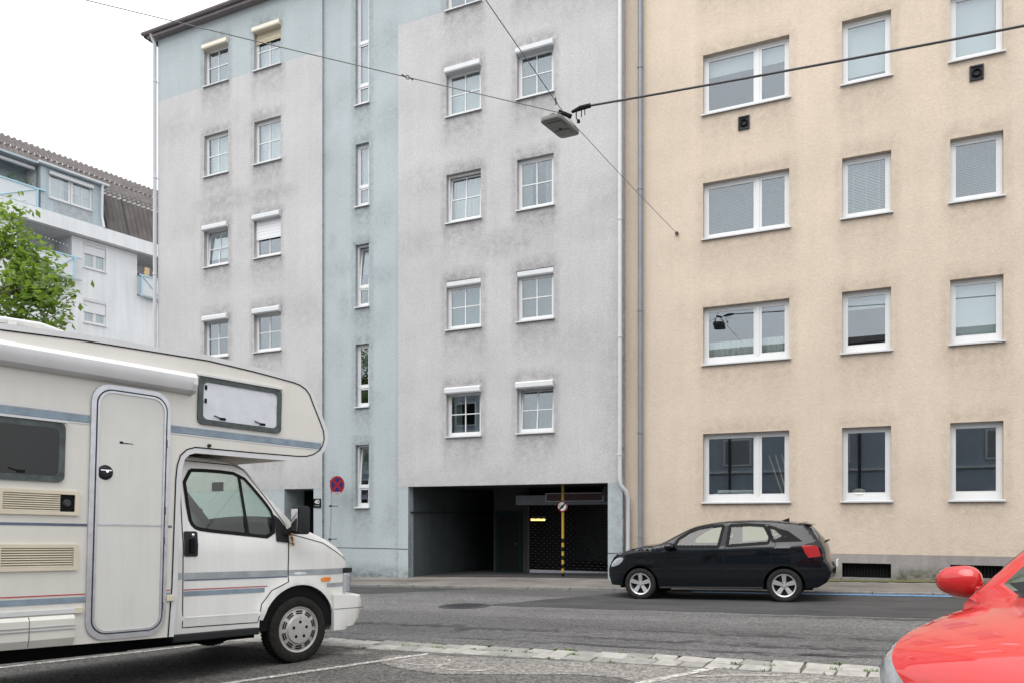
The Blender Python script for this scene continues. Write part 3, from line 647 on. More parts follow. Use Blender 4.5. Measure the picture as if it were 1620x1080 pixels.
gpart(MB().box(-20.2, -5.23, GY + 8, GY + 8.2, -.9, 16.4), 'rear_wall', 'gray_plaster'); gpart(MB().box(-20.19, -20.0, GY + .36, GY + 8, -.9, 16.3), 'side_wall', 'gray_plaster'); gpart(MB().box(-5.43, -5.24, GY + .36, GY + 8, 2.4, 16.3), 'side_wall', 'gray_plaster')
# garage passage
ps = MB()
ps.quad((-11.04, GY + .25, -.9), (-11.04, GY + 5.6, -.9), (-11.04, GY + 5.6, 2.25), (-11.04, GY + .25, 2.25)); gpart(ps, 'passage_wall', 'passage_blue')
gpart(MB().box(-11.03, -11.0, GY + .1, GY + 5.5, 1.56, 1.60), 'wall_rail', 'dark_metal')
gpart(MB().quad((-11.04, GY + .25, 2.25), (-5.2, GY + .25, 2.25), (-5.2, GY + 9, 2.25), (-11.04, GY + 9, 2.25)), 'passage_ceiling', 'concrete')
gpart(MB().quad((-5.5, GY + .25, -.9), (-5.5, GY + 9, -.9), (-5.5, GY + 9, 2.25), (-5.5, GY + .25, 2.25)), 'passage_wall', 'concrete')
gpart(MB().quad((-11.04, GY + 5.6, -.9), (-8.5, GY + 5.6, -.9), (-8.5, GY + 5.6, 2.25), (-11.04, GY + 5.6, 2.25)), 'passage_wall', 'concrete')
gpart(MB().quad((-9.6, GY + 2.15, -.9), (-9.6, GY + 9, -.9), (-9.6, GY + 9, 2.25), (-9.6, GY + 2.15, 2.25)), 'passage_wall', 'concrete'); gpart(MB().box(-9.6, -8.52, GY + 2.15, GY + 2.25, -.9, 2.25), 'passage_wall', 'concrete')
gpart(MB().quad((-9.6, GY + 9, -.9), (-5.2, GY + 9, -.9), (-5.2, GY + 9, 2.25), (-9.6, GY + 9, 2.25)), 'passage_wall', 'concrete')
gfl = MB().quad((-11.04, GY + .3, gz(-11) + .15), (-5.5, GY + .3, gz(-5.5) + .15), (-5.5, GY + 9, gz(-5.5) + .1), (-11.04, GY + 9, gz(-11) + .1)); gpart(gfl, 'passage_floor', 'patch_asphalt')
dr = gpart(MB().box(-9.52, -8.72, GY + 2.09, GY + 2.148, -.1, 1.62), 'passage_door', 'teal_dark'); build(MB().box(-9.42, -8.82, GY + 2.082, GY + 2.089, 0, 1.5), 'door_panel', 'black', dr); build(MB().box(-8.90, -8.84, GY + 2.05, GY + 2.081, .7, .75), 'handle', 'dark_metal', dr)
# roller grille gate at the back
YG = 19.42
gate = thing('roller_gate', 'dark perforated roller grille closing the garage', 'gate', (-7.0, YG, gz(-7) + .12))
go = Vector((7.0, -YG, -(gz(-7) + .12)))
def gp(mb, name, m, **kw): return build(mb, name, m, gate, go, **kw)
gx0, gx1, gb, gtop = -8.46, -5.52, -.02, 1.78
gp(MB().box(gx0 - .05, gx0, YG - .05, YG + .05, -.12, gtop), 'guide_rail', 'dark_metal'); gp(MB().box(gx1 - .05, gx1, YG - .05, YG + .05, -.12, gtop), 'guide_rail', 'dark_metal')
gp(MB().box(gx0, gx1 - .05, YG - .03, YG + .03, gb - .06, gb + .05), 'bottom_bar', 'alu'); gp(MB().box(gx0 - .35, gx1, YG - .16, YG + .25, gtop + .003, gtop + .26), 'housing', 'grey_pipe')
lat = MB(); nx, nz = 34, 24; dx = (gx1 - gx0 - .06) / nx; dz = (gtop - gb - .06) / nz
for j in range(nz + 1):
    z = gb + .05 + j * dz; lat.box(gx0, gx1 - .05, YG - .006, YG + .006, z - .0045, z + .0045)
for i in range(nx):
    for j in range(nz):
        x, z = gx0 + (i + .5) * dx, gb + .05 + j * dz; s_ = 1 if (i + j) % 2 else -1
        lat.add([(x - s_ * dx / 2, YG - .004, z), (x - s_ * dx / 2 + .009, YG - .004, z), (x + s_ * dx / 2 + .009, YG - .004, z + dz), (x + s_ * dx / 2, YG - .004, z + dz)], [(0, 1, 2, 3)])
gl_ = gp(lat, 'grille', 'black_plastic'); gl_['kind'] = 'stuff'
dots = MB()
for i in range(nx):
    for j in range(nz + 1):
        if (i + j) % 2: x, z = gx0 + i * dx, gb + .05 + j * dz; dots.box(x - .009, x + .009, YG - .014, YG - .008, z - .009, z + .009)
d_ = gp(dots, 'rivets', 'grey_pipe'); d_['kind'] = 'stuff'
sg = thing('sign_box', 'long dark red display box above the garage gate', 'sign', (-7.05, YG - .3, 1.9))
build(MB().box(-.78, .78, -.05, .05, -.02, .17), 'panel', 'led_red', sg)
fr = MB().box(-.80, .80, -.06, .06, .17, .185); fr.box(-.80, .80, -.06, .06, -.035, -.02); fr.box(-.80, -.78, -.06, .06, -.02, .17); fr.box(.78, .80, -.06, .06, -.02, .17); build(fr, 'frame', 'alu', sg)
build(MB().box(.8, .98, -.02, .02, .1, .14), 'bracket', 'alu', sg)
sp = thing('loudspeaker_horn', 'round dark fan casing under the garage ceiling beside the pillar', 'fan casing', (-5.75, GY + .8, 2.24))
build(MB().lathe([(.02, -.1), (.2, -.1), (.2, .1), (.16, .1), (.02, .02)], c=(0, 0, -.18), axis='y', n=24), 'casing', 'dark_metal', sp, smooth=40)
fl_ = thing('fluorescent_lamp', 'lit yellow fluorescent tube inside the garage behind the gate', 'lamp', (-9.13, 21.5, 1.36))
build(MB().box(-.27, .27, -.06, .06, .06, .12), 'housing', 'sign_white', fl_); build(MB().tube([(-.25, 0, .02), (.25, 0, .02)], .035, 10), 'tube', 'lamp_tube', fl_)
bp = thing('height_post', 'yellow and black striped post with a round sign before the gate', 'post', (-6.93, 17.95, gz(-6.93) + .14))
ph = 2.25 - (gz(-6.93) + .14); b = MB(); b.box(-.027, .027, -.027, .027, 0, .1, 1); z = .1
k = 0
while z < 1.05: b.box(-.027, .027, -.027, .027, z, z + .106, k % 2); z += .106; k += 1
b.box(-.027, .027, -.027, .027, z, ph, 0); build(b, 'post', ['yellow_paint', 'black'], bp)
rs = MB().lathe([(0, -.045), (.135, -.045), (.135, -.037)], c=(0, 0, 1.74), axis='y', n=28); b1 = build(rs, 'sign_plate', 'sign_white', bp)
b2 = MB().lathe([(.135, -.048), (.108, -.048)], c=(0, 0, 1.74), axis='y', n=28); build(b2, 'sign_ring', 'sign_red', b1)
b3 = MB().add([(-.095, -.0495, 1.67), (-.07, -.0495, 1.645), (.095, -.0495, 1.81), (.07, -.0495, 1.835)], [(0, 1, 2, 3)]); b3.lathe([(0, -.0492), (.035, -.0492)], c=(-.005, 0, 1.735), n=10); b3.lathe([(.06, -.0491), (.075, -.0491)], c=(0, 0, 1.74), n=14, a0=2.4, a1=4.4); build(b3, 'sign_symbol', 'black', b1)
# entrance recess with teal door
dd = gpart(MB().box(-15.17, -14.15, GY + .85, GY + .9, -.5, 2.24), 'door', 'black'); build(MB().box(-15.15, -14.17, GY + .82, GY + .849, -.4, .95), 'door_panel', 'teal', dd); build(MB().box(-14.62, -14.3, GY + .81, GY + .819, .55, .85), 'notice', 'sign_white', dd)
hp = thing('house_number_plate', 'small black plate with the number 40 beside the entrance', 'sign', (-14.0, GY - .012, 1.86)); build(MB().box(-.125, .125, -.01, .01, -.14, .11), 'plate', 'black', hp, bevel=.004)
def text(s_, size, m, parent, loc, rot=(R(90), 0, 0), name='lettering'):
    cu = bpy.data.curves.new(name, 'FONT'); cu.body = s_; cu.size = size; cu.align_x = 'CENTER'; cu.align_y = 'CENTER'; cu.extrude = .001
    t = bpy.data.objects.new('tmp', cu); C.objects.link(t); dg = bpy.context.evaluated_depsgraph_get(); me = bpy.data.meshes.new_from_object(t.evaluated_get(dg)); bpy.data.objects.remove(t)
    me.materials.clear(); me.materials.append(MATS[m]); return link(name, me, parent, loc, rot)
text('40', .17, 'sign_white', hp, (0, -.0125, .015)); hb = MB().box(-.09, .09, -.0115, -.0105, -.10, -.075); build(hb, 'small_line', 'lamp_grey', hp)
# drain pipes (things of their own)
def pipe(label, path, r_, m, brk, ax):
    t = thing('drainpipe', label, 'drainpipe', path[-1]); o = Vector(path[-1])
    build(MB().tube([Vector(p) - o for p in path], r_, 14), 'pipe', m, t, smooth=50)
    for z in brk: build(MB().lathe([(r_, -.02), (r_ + .012, -.02), (r_ + .012, .02), (r_, .02)], c=(ax[0] - o.x, ax[1] - o.y, z - o.z), axis='z', n=14).box(ax[0] - o.x - .008, ax[0] - o.x + .008, ax[1] - o.y + r_, ax[1] - o.y + r_ + .12, z - o.z - .012, z - o.z + .012), 'bracket', m, t)
    return t
pipe('white drainpipe at the right edge of the grey block above the garage pillar', [(-5.27, GY - .07, 16.4), (-5.27, GY - .07, 2.35), (-5.26, GY - .05, 2.2), (-5.16, GY + .02, 2.05), (-5.13, GY + .1, 1.9), (-5.13, GY + .1, gz(-5.1) + .15)], .047, 'white_metal', (2.9, 5.6, 8.3, 11, 13.7), (-5.27, GY - .07))
pipe('grey drainpipe standing on the beige wall next to the grey block', [(-4.85, 17.5, 16.4), (-4.85, 17.5, .84), (-4.85, 17.5, gz(-4.85) + .15)], .055, 'grey_pipe', (1.0, 3.4, 6.2, 9, 11.8), (-4.85, 17.5))
pipe('white drainpipe at the far left corner of the grey block', [(-20.27, GY - .22, 16.42), (-20.27, GY - .06, 16.15), (-20.27, GY - .06, -.3)], .055, 'white_metal', (3, 6, 9, 12, 15), (-20.27, GY - .06))

# --- beige building
BY = 17.60
beige = thing('apartment_building', 'beige rendered apartment block with white framed windows behind the black car', 'building', (3.0, BY, gz(3)))
BC = [(-3.44, -1.61), (-.57, .35), (1.40, 2.30), (3.35, 4.27)]; BF = [(1.77, 3.31), (4.84, 6.13), (7.64, 8.91), (10.42, 11.77), (13.2, 14.5)]
bw_ = [(a, b, c, d) for (a, b) in BC for (c, d) in BF]; vents = [(-.57, .35, .18, .50, .3), (1.40, 2.30, .235, .51, .3), (3.35, 4.27, .27, .53, .3)]
yb_ = [(rnd.uniform(-5, 6), rnd.uniform(.8, 14), rnd.uniform(.3, 1.3), rnd.uniform(.2, .6), rnd.uniform(.05, .16)) for _ in range(70)]
ydf = stain_fn(bw_, yb_, .02)
def yd(x, z):
    d = ydf(x, z) * .62
    if z < .69:
        d = .12 + .55 * max(0, 1 - (z - gz(x) - .14) / .3)
        for (a, b, s_) in ((.5, 1.25, .8), (-.75, -.6, .5)):
            if a < x < b: d = max(d, s_ * max(0, min(1, (.5 - z) / .2)))
    elif z < 1.9: d = max(d, .16 * (1 - (z - .69) / 1.2))
    return d
facade('wall', -5.24, 9, .685, 16.5, BY, bw_, .14, ['yellow_plaster'], beige, dirt=yd)
facade('plinth', -5.24, 9, -.5, .682, BY - .012, vents, .3, ['plinth_plaster'], beige, dirt=yd, step=.08)
def bpart(mb, name, m, par=None, **kw): return build(mb, name, m, beige, (-beige.location.x, -beige.location.y, -beige.location.z), **kw)
for (a, b, c, d, _) in vents: bpart(MB().box(a, b, BY + .2, BY + .22, c, d), 'cellar_vent', 'black'); bpart(MB().box(a + .002, b - .002, BY - .035, BY + .19, c - .03, c + .018), 'vent_sill', 'kerb_stone'); g_ = MB(); [g_.box(a + i * .06, a + i * .06 + .008, BY + .12, BY + .128, c + .02, d) for i in range(1, 15)]; bpart(g_, 'vent_grille', 'black_plastic')
bpart(MB().box(-5.24, 9, BY + 8, BY + 8.2, -.5, 16.5), 'rear_wall', 'yellow_plaster'); bpart(MB().box(-5.24, 9, BY + .3, BY + 8, 16.52, 16.7), 'roof', 'eave_metal')
BWK = {(0, 0): None, (1, 0): None, (2, 0): None, (3, 0): None, (0, 1): ('half', 'curtain_sheer', .42), (1, 1): ('roller', 'blind_white', .25), (2, 1): ('roller', 'blind_white', 1), (3, 1): ('roller', 'blind_white', .6),
       (0, 2): ('slats', 'blind_grey'), (1, 2): ('slats', 'blind_white'), (2, 2): ('slats', 'blind_grey'), (3, 2): ('slats', 'blind_white'), (0, 3): ('roller', 'blind_white', .3), (1, 3): ('roller', 'blind_white', .85), (2, 3): ('roller', 'blind_white', 1), (3, 3): ('roller', 'blind_white', .5)}
for (ci, ri), cv in BWK.items():
    a, b = BC[ci]; c, d = BF[ri]; wd = b - a
    window(beige, a, b, c, d, BY, .12, vdiv=(wd * .635,) if ci == 0 else (), fw=.058, sash=.05, cover=cv, sillw=.035, fbot=.05 if ri < 2 else 0)
for ci in range(4): window(beige, *BC[ci], *BF[4], BY, .12, fw=.058, sash=.05, cover=('roller', 'blind_white', .6), sillw=.035)
for lab, x, z in (('black square wall vent under the double window of the beige block', -2.55, 10.07), ('black square wall vent under the upper right window of the beige block', 1.85, 10.11)):
    t = thing('wall_vent', lab, 'vent', (x, BY, z), group='wall vents of the beige block')
    b = MB(); b.box(-.12, .12, -.035, 0, -.145, -.115); b.box(-.12, .12, -.035, 0, .115, .145); b.box(-.12, -.09, -.035, 0, -.115, .115); b.box(.09, .12, -.035, 0, -.115, .115); b.box(-.09, .09, -.012, -.002, -.115, .115); build(b, 'frame', 'black_plastic', t)
    build(MB().lathe([(.085, -.012), (.075, -.05), (.06, -.05), (.055, -.013)], n=20), 'collar', 'black', t, smooth=40)
# things seen inside the ground floor window
for i, (x, an) in enumerate(((-2.02, .32), (-1.94, .27), (-1.86, .22), (-1.70, .06))):
    tag(build(MB().box(-.014, .014, -.012, .012, 0, 1.15), 'wooden_stick', 'wood_pale', None, (x + .3, BY + .5, 1.72), (0, -an, 0)), ('leftmost', 'second', 'third', 'most upright')[i] + ' pale wooden slat leaning inside the ground floor double window', 'wooden slat', 'slats behind the ground floor window')
for i in range(3):
    tag(build(MB().box(-.42, .42, -.2, .2, 0, .07), 'folded_sheet', 'white_bag', None, (-2.95 + .08 * i, BY + .52, 1.84 + .075 * i), (0, 0, .1 * i), bevel=.03, smooth=50), ('lowest', 'middle', 'topmost')[i] + ' folded white plastic sheet in the pile behind the ground floor double window', 'plastic sheet', 'white pile behind the ground floor window')
tag(build(MB().lathe([(0, 0), (.16, .0), (.2, .05), (.12, .1), (.14, .13), (.05, .17), (0, .17)], axis='z', n=20), 'bowl_stack', 'ceramic', None, (-.25, BY + .3, 1.88), smooth=50), 'pale stacked bowls on the sill inside the ground floor window above the car tail', 'bowls')

# --- far pale building on the left, seen past the grey block
far = thing('far_apartment_building', 'pale apartment block with brown corrugated roof and balconies at far left', 'building', (-36.3, 27.2, gz(-36.3)), (0, 0, R(80.6)))
FZ = -far.location.z
def fp(mb, name, m, par=None, **kw): return build(mb, name, m, par or far, (0, 0, FZ) if par is None else (0, 0, 0), **kw)
class _P:                                # lets window()/facade() work in the far block's own frame
    pass
def ffacade(name, *a, **kw):
    o = facade(name, *a, **kw); o.location = (0, 0, FZ); return o
fw_ = [(-.51, .65, 14.12, 15.45), (-.51, .65, 11.33, 12.60), (-2.5, -1.31, 11.33, 12.55), (-.51, .65, 8.5, 9.8), (-2.5, -1.31, 8.5, 9.8)]
frec = [(-3.62, -1.08, 13.36, 15.58, 1.7), (2.33, 5.2, 13.36, 15.58, 1.7)]
ffacade('wall', -14, 10, -.5, 15.6, 0, fw_ + frec, .12, ['far_plaster'], far, step=.5, dirt=lambda x, z: .25 if abs(x - 2.1) < .3 and z > 14.6 else .03)
for (a, b, c, d, dp) in frec: fp(MB().quad((a, dp, c), (b, dp, c), (b, dp, d), (a, dp, d)), 'loggia_wall', 'far_plaster')
def fwin(x0, x1, z0, z1, y, inset=.06, **kw):
    # window() expects world placement; emulate with the block's own axes
    class Q: location = Vector((0, 0, 0))
    o = window(far, x0 + far.location.x, x1 + far.location.x, z0 + far.location.z, z1 + far.location.z, y + far.location.y, inset, **kw); o.location.z += FZ; return o
for (a, b, c, d), sh_ in zip(fw_[:3], (.42, .55, .8)): fwin(a, b, c, d, 0, vdiv=((b - a) / 2,), box='box_white', boxout=.02, boxdrop=.1, shutter=sh_, room=True, cover=('curtain', 'curtain_sheer'))
for (a, b, c, d) in fw_[3:]: fwin(a, b, c, d, 0, vdiv=((b - a) / 2,), box='box_white', boxout=.02, boxdrop=.1)
fwin(-2.9, -1.9, 14.0, 15.3, 1.62, .0, vdiv=(.5,), box='box_white', boxout=.02, shutter=.35, room=False)
fwin(3.1, 4.2, 13.6, 15.2, 1.62, .0, vdiv=(.5,), room=False)
fp(MB().box(-14, 10, -.42, .0, 15.62, 16.30), 'ledge', 'far_plaster'); fp(MB().box(-14, 10, 0.002, 2.5, 15.605, 16.2), 'slab', 'concrete')
# balcony railings: frame bars and panel
def balcony(s0, s1, z0, z1, y, left=True):
    pn = fp(MB().box(s0, s1, y - .015, y + .015, z0 + .06, z1 - .04), 'balcony_panel', 'balcony_panel')
    for q in (((s0 - .12, z1), (s1 + .35, z1)), ((s0 - .12, z0), (s1 + .35, z0))): fp(MB().box(q[0][0], q[1][0], y - .05, y + .03, q[0][1] - .035, q[0][1] + .035), 'rail', 'rail_blue' if q[0][1] == z1 else 'dormer_blue')
    for s_ in (s0, s1): fp(MB().box(s_ - .04, s_ + .04, y - .05, y - .016, z0 + .036, z1 - .036), 'post', 'rail_blue')
    mid = (s0 + s1) / 2
    for a, b in (((s0 + .05, z1 - .05), (mid, z0 + .06)), ((mid + .02, z0 + .06), (s1 - .05, z1 - .05))): fp(MB().tube([(a[0], y - .035, a[1]), (b[0], y - .035, b[1])], .022, 6), 'brace', 'rail_blue')
balcony(-3.45, -1.06, 13.36, 14.45, -.22); balcony(2.45, 4.6, 13.36, 14.45, -.22); balcony(-6.2, -2.8, 16.36, 17.28, -.2)
for i in range(16): pass
lights = MB(); [lights.box(-2.9 + i * .17, -2.86 + i * .17, -.1, -.06, 15.1 - .015 * i, 15.14 - .015 * i) for i in range(10)]; fp(lights, 'light_string', 'sign_white')
def corrug(name, s0, s1, A, B, m, per=.27, amp=.05):
    b = MB(); n = int((s1 - s0) / per * 6); A, B = Vector((0, *A)), Vector((0, *B)); nn = (B - A).cross(Vector((1, 0, 0))).normalized(); nn = nn if nn.z > 0 else -nn
    for i in range(n):
        p, q = s0 + (s1 - s0) * i / n, s0 + (s1 - s0) * (i + 1) / n; ha, hb = amp * math.sin(2 * math.pi * p / per), amp * math.sin(2 * math.pi * q / per)
        b.quad(Vector((p, 0, 0)) + A + nn * ha, Vector((q, 0, 0)) + A + nn * hb, Vector((q, 0, 0)) + B + nn * hb, Vector((p, 0, 0)) + B + nn * ha)
    return fp(b, name, m, smooth=80, merge=True)
for s0, s1 in ((.62, 1.66), (1.80, 2.75), (2.75, 3.75), (3.75, 4.75), (4.75, 5.75), (5.75, 10)): corrug('mansard_sheet', s0, s1, (-.2, 16.34), (.55, 18.62), 'corrugated')
fp(MB().add([(1.66, -.22, 16.34), (1.80, -.22, 16.34), (1.80, .56, 18.62), (1.66, .56, 18.62)], [(0, 1, 2, 3)]), 'valley_strip', 'dark_metal')
corrug('ridge_capping', .62, 10, (.46, 18.40), (.62, 18.72), 'ridge_light', amp=.05)
corrug('roof_sheet', -14, 10, (.55, 18.75), (1.25, 19.55), 'corrugated'); corrug('roof_sheet', -14, 10, (1.16, 19.50), (1.9, 20.25), 'corrugated', amp=.05)
fp(MB().box(-14, 10, 2.42, 9, 15, 19.9), 'attic_block', 'far_plaster')
# dormer
ffacade('dormer_front', -2.66, .44, 16.3, 18.49, -.12, [(-2.22, -.12, 17.05, 18.30)], .1, ['dormer_blue'], far, step=1)
fwin(-2.22, -1.18, 17.05, 18.30, -.12, .05, muntin=True, cover=('curtain', 'curtain_sheer'), room=True); fwin(-1.16, -.12, 17.05, 18.30, -.12, .05, muntin=True, cover=('curtain', 'curtain_sheer'), room=True)
fp(MB().box(-2.24, -.10, -.24, -.125, 18.20, 18.36), 'shutter_box', 'box_white'); fp(MB().box(-2.0, -.12, -.128, -.12, 16.45, 16.98), 'apron_panel', 'stripe_grey')
fp(MB().box(-2.66, -2.6, -.12, 2.4, 16.3, 18.49), 'dormer_cheek', 'far_plaster'); fp(MB().box(.40, .46, -.10, 2.4, 16.3, 18.49), 'dormer_cheek', 'dormer_blue')
fp(MB().box(-2.8, .6, -.36, 2.4, 18.50, 18.60), 'dormer_roof', 'dormer_blue'); fp(MB().box(-2.82, .62, -.40, -.362, 18.54, 18.63), 'dormer_gutter', 'white_metal')
fp(MB().box(-2.62, -2.36, -.16, -.121, 16.3, 18.48), 'corner_board', 'dormer_blue'); fp(MB().tube([(.30, -.34, 18.58), (.30, -.30, 18.4), (.30, -.26, 16.9), (.34, -.40, 16.3)], .06, 10), 'downpipe', 'white_metal')
fp(MB().box(-14, -2.66, 1.2, 1.25, 16.3, 18.8), 'terrace_wall', 'dormer_blue'); fp(MB().box(-14, -2.8, -.2, 1.9, 18.50, 18.60), 'terrace_roof', 'dormer_blue'); fp(MB().tube([(-7, .2, 18.36), (-2.75, .2, 18.36)], .09, 10), 'awning_roll', 'shutter_white')
pl = MB()
for _ in range(140):
    s_ = random.choice((-3.9, -3.85, -3.2)) + random.gauss(0, .12); p = Vector((s_, -.02 + random.gauss(0, .06), 17.35 + abs(random.gauss(0, .2)))); a = Vector((random.gauss(0, 1), random.gauss(0, 1), random.gauss(0, 1))).normalized() * .06; c_ = a.orthogonal().normalized() * .03; pl.add([p - a, p + c_, p + a, p - c_], [(0, 1, 2, 3)])
bpl = link('balcony_plants', pl.mesh('balcony_plants', 'leaf'), None); bpl['kind'] = 'stuff'; bpl.matrix_world = Matrix.Translation(far.location) @ Matrix.Rotation(R(80.6), 4, 'Z') @ Matrix.Translation((0, 0, FZ)); tag(bpl, 'small green plants over the top balcony rail of the far block', 'plant')
bd = link('wooden_board', MB().box(-.14, .14, -.02, .02, 0, 1.5).mesh('wooden_board', 'wood_pale'), None); bd.matrix_world = Matrix.Translation(far.location) @ Matrix.Rotation(R(80.6), 4, 'Z') @ Matrix.Translation((2.75, -.05, 13.5 + FZ)) @ Matrix.Rotation(.08, 4, 'Y'); tag(bd, 'pale wooden board standing on the right balcony of the far block', 'board')

# --- building behind the viewer, mirrored in the windows
opp = thing('opposite_building', 'blue grey building mirrored in the ground floor windows of the beige block', 'building', (-2, -9, gz(-2)))
def op_(mb, name, m, par=None, **kw): return build(mb, name, m, par or opp, (2, 9, -gz(-2)) if par is None else (0, 0, 0), **kw)
op_(MB().box(-34, 30, -17, -9, -1.2, 10.5), 'wall', 'opposite_plaster'); op_(MB().box(-34.4, 30.4, -17.4, -8.6, 10.5, 10.8), 'roof', 'eave_metal')
for i in range(15):
    for j in range(3):
        x, z = -32 + i * 4.2 + (.8 if i % 3 == 1 else 0), 1.3 + j * 3.0
        f_ = op_(MB().box(x - .75, x + .75, -9.0, -8.93, z, z + 1.5), 'window', 'white_frame'); build(MB().box(x - .66, x + .66, -8.93, -8.92, z + .09, z + 1.41), 'pane', ('black', 'curtain', 'room')[(i * 2 + j) % 3], f_)
op_(MB().box(-10, -3, -8.93, -8.7, .75, .9), 'beam', 'yellow_paint')
for z_ in (3.9, 6.9): op_(MB().box(-34, 30, -9.0, -8.88, z_, z_ + .12), 'ledge', 'box_white')
for x_ in (-24.5, -13.8, -7.2, -.6, 3.3, 11.8, 20): op_(MB().tube([(x_, -8.88, -.5), (x_, -8.88, 10.5)], .07, 8), 'downpipe', 'dark_metal')
for (x0, x1) in ((-6.6, -1.2), (4.0, 7.2)): op_(MB().box(x0, x1, -9.0, -8.85, -.5, 2.7), 'garage_opening', 'black'); op_(MB().box(x0 - .3, x0, -9.0, -8.7, -.5, 3.0), 'pier', 'stripe_grey'); op_(MB().box(x1, x1 + .3, -9.0, -8.7, -.5, 3.0), 'pier', 'stripe_grey')
op_(MB().box(-6.6, -1.2, -8.8, -8.72, 1.35, 1.5), 'beam', 'yellow_paint')
for (x0, x1, z1) in ((-30, -16, 3.0),):
    sh_ = thing('louvred_shed', 'teal louvred shed mirrored in the camper cab window', 'shed', (-3.4, -4.8, gz(-3.4)), (0, 0, R(-8)))
    sb = MB().box(-2.6, 2.6, -1.5, 0, 0, 2.35); build(sb, 'body', 'teal', sh_)
    for i in range(16): build(MB().add([(-2.5, .0, .2 + i * .13), (2.5, 0, .2 + i * .13), (2.5, .06, .24 + i * .13), (-2.5, .06, .24 + i * .13)], [(0, 1, 2, 3)]), 'louvre', 'rail_blue', sh_)
    build(MB().box(-2.8, 2.8, -1.7, .2, 2.352, 2.45), 'roof', 'box_white', sh_)

# ------------------------------------------------------------------ no-stopping sign
ns = thing('no_stopping_sign', 'round red and blue no stopping sign on a grey pole', 'sign', (-13.35, 17.02, gz(-13.35) + .12), (0, R(1.6), 0))
build(MB().tube([(0, 0, 0), (0, 0, 2.74)], .032, 10), 'pole', 'alu', ns, smooth=50)
for z in (1.05, 1.95, 2.62): build(MB().lathe([(.031, -.025), (.04, -.025), (.04, .025), (.031, .025)], c=(0, 0, z), axis='z', n=10).box(-.01, .01, .035, .3, z - .01, z + .01), 'clamp', 'dark_metal', ns)
pc = (.24, 0, 2.52)
plt = build(MB().lathe([(0, -.052), (.24, -.052), (.24, -.046), (0, -.046)], c=pc, n=40), 'sign_plate', 'sign_red', ns)
build(MB().lathe([(0, -.0455), (.239, -.0455), (.239, -.043), (0, -.043)], c=pc, n=40), 'sign_back', 'grey_pipe', ns)
bq = MB()
for k in range(4):
    a = R(90 * k); h = R(34); pts = [(.182 * math.cos(a + h * t), .182 * math.sin(a + h * t)) for t in [i / 6 - 1 for i in range(13)]] + [(.05 * math.cos(a), .05 * math.sin(a))]
    bq.add([(pc[0] + x, -.0535, pc[2] + z) for x, z in pts], [tuple(range(len(pts)))])
build(bq, 'blue_field', 'sign_blue', plt); text('ANFANG', .055, 'sign_white', plt, (pc[0], -.054, pc[2] - .208))

# ------------------------------------------------------------------ street lamp on span wires
LP = Vector((-4.29, 11.0, 7.36))
lampo = thing('street_lamp', 'flat grey street lamp hanging from span wires over the road', 'street lamp', LP, (R(2), R(-3), R(84)))
hs = rrect(-.36, .36, -.17, .17, .08, 5); build(MB().prism(hs, -.03, .03, axis='z'), 'housing', 'lamp_grey', lampo, bevel=.012, smooth=40)
for (a, b, c, d) in ((-.24, -.04, -.13, .11), (.06, .25, -.11, .13)): build(MB().prism(rrect(a, b, c, d, .03, 3), -.038, -.031, axis='z'), 'led_panel', 'lamp_panel', lampo)
build(MB().box(-.015, .03, -.01, .02, -.036, -.031), 'sensor', 'black', lampo)
hk = MB()
for q in ((-.1, .12), (.12, .12)): hk.tube([(q[0], q[1], .03), (q[0], q[1], .16), (.02, .12, .22)], .009, 6)
build(hk, 'hanger', 'dark_metal', lampo)
cl_ = LP + Vector((.02, .12, .24))
clamp = thing('cable_clamp', 'dark cable clamps and insulators above the street lamp', 'cable clamp', cl_)
build(MB().box(-.10, .12, -.025, .025, -.025, .025), 'clamp_body', 'black', clamp, (0, 0, 0), (0, .35, .5), bevel=.008); build(MB().tube([(.12, 0, .0), (.26, 0, .03), (.42, 0, .035)], [.02, .038, .034], 8), 'sleeve', 'black_rubber', clamp); build(MB().tube([(.2, -.02, 0), (.2, -.02, -.12), (.24, -.03, -.17)], .009, 6), 'insulator', 'black', clamp); build(MB().tube([(.27, .02, 0), (.27, .02, -.10)], .007, 6), 'insulator', 'black', clamp); build(MB().tube([(.33, .0, 0), (.33, .0, -.09)], .007, 6), 'insulator', 'black', clamp); build(MB().tube([(-.05, 0, 0), (-.12, .02, -.05), (-.13, .03, -.16)], .008, 6), 'cable_loop', 'black', clamp); build(MB().tube([(.24, -.03, -.16), (.24, -.03, -.20)], .026, 8), 'insulator', 'black', clamp)
def cat(a, b, sag, n=24): a, b = Vector(a), Vector(b); return [a.lerp(b, i / n) - Vector((0, 0, 4 * sag * (i / n) * (1 - i / n))) for i in range(n + 1)]
def cable(label, a, b, sag, r_, m): return tag(build(MB().tube(cat(a, b, sag), r_, 6), 'span_wire', m, None), label, 'cable')
anch = Vector((-4.02, BY - .03, 7.87))
cable('thin span wire from the street lamp to the beige wall', cl_, anch, .02, .0055, 'wire')
cable('thin span wire rising from the street lamp towards the top edge', cl_, (-3.3, -8.9, 7.25), .05, .0065, 'wire')
cable('thin long span wire crossing in front of the grey block to the left', cl_, (-18.5, -5.0, 8.0), .12, .006, 'wire')
cable('thick black power cable running right from the street lamp', cl_ + Vector((.38, 0, .035)), (24, 11.4, 7.9), .45, .016, 'cable')
tag(build(MB().tube([anch, anch + Vector((0, .06, 0))], .02, 8).lathe([(0, -.02), (.04, -.02), (.04, 0)], c=tuple(anch), n=10), 'wire_anchor', 'dark_metal', None), 'small dark anchor of the span wire on the beige wall', 'anchor')
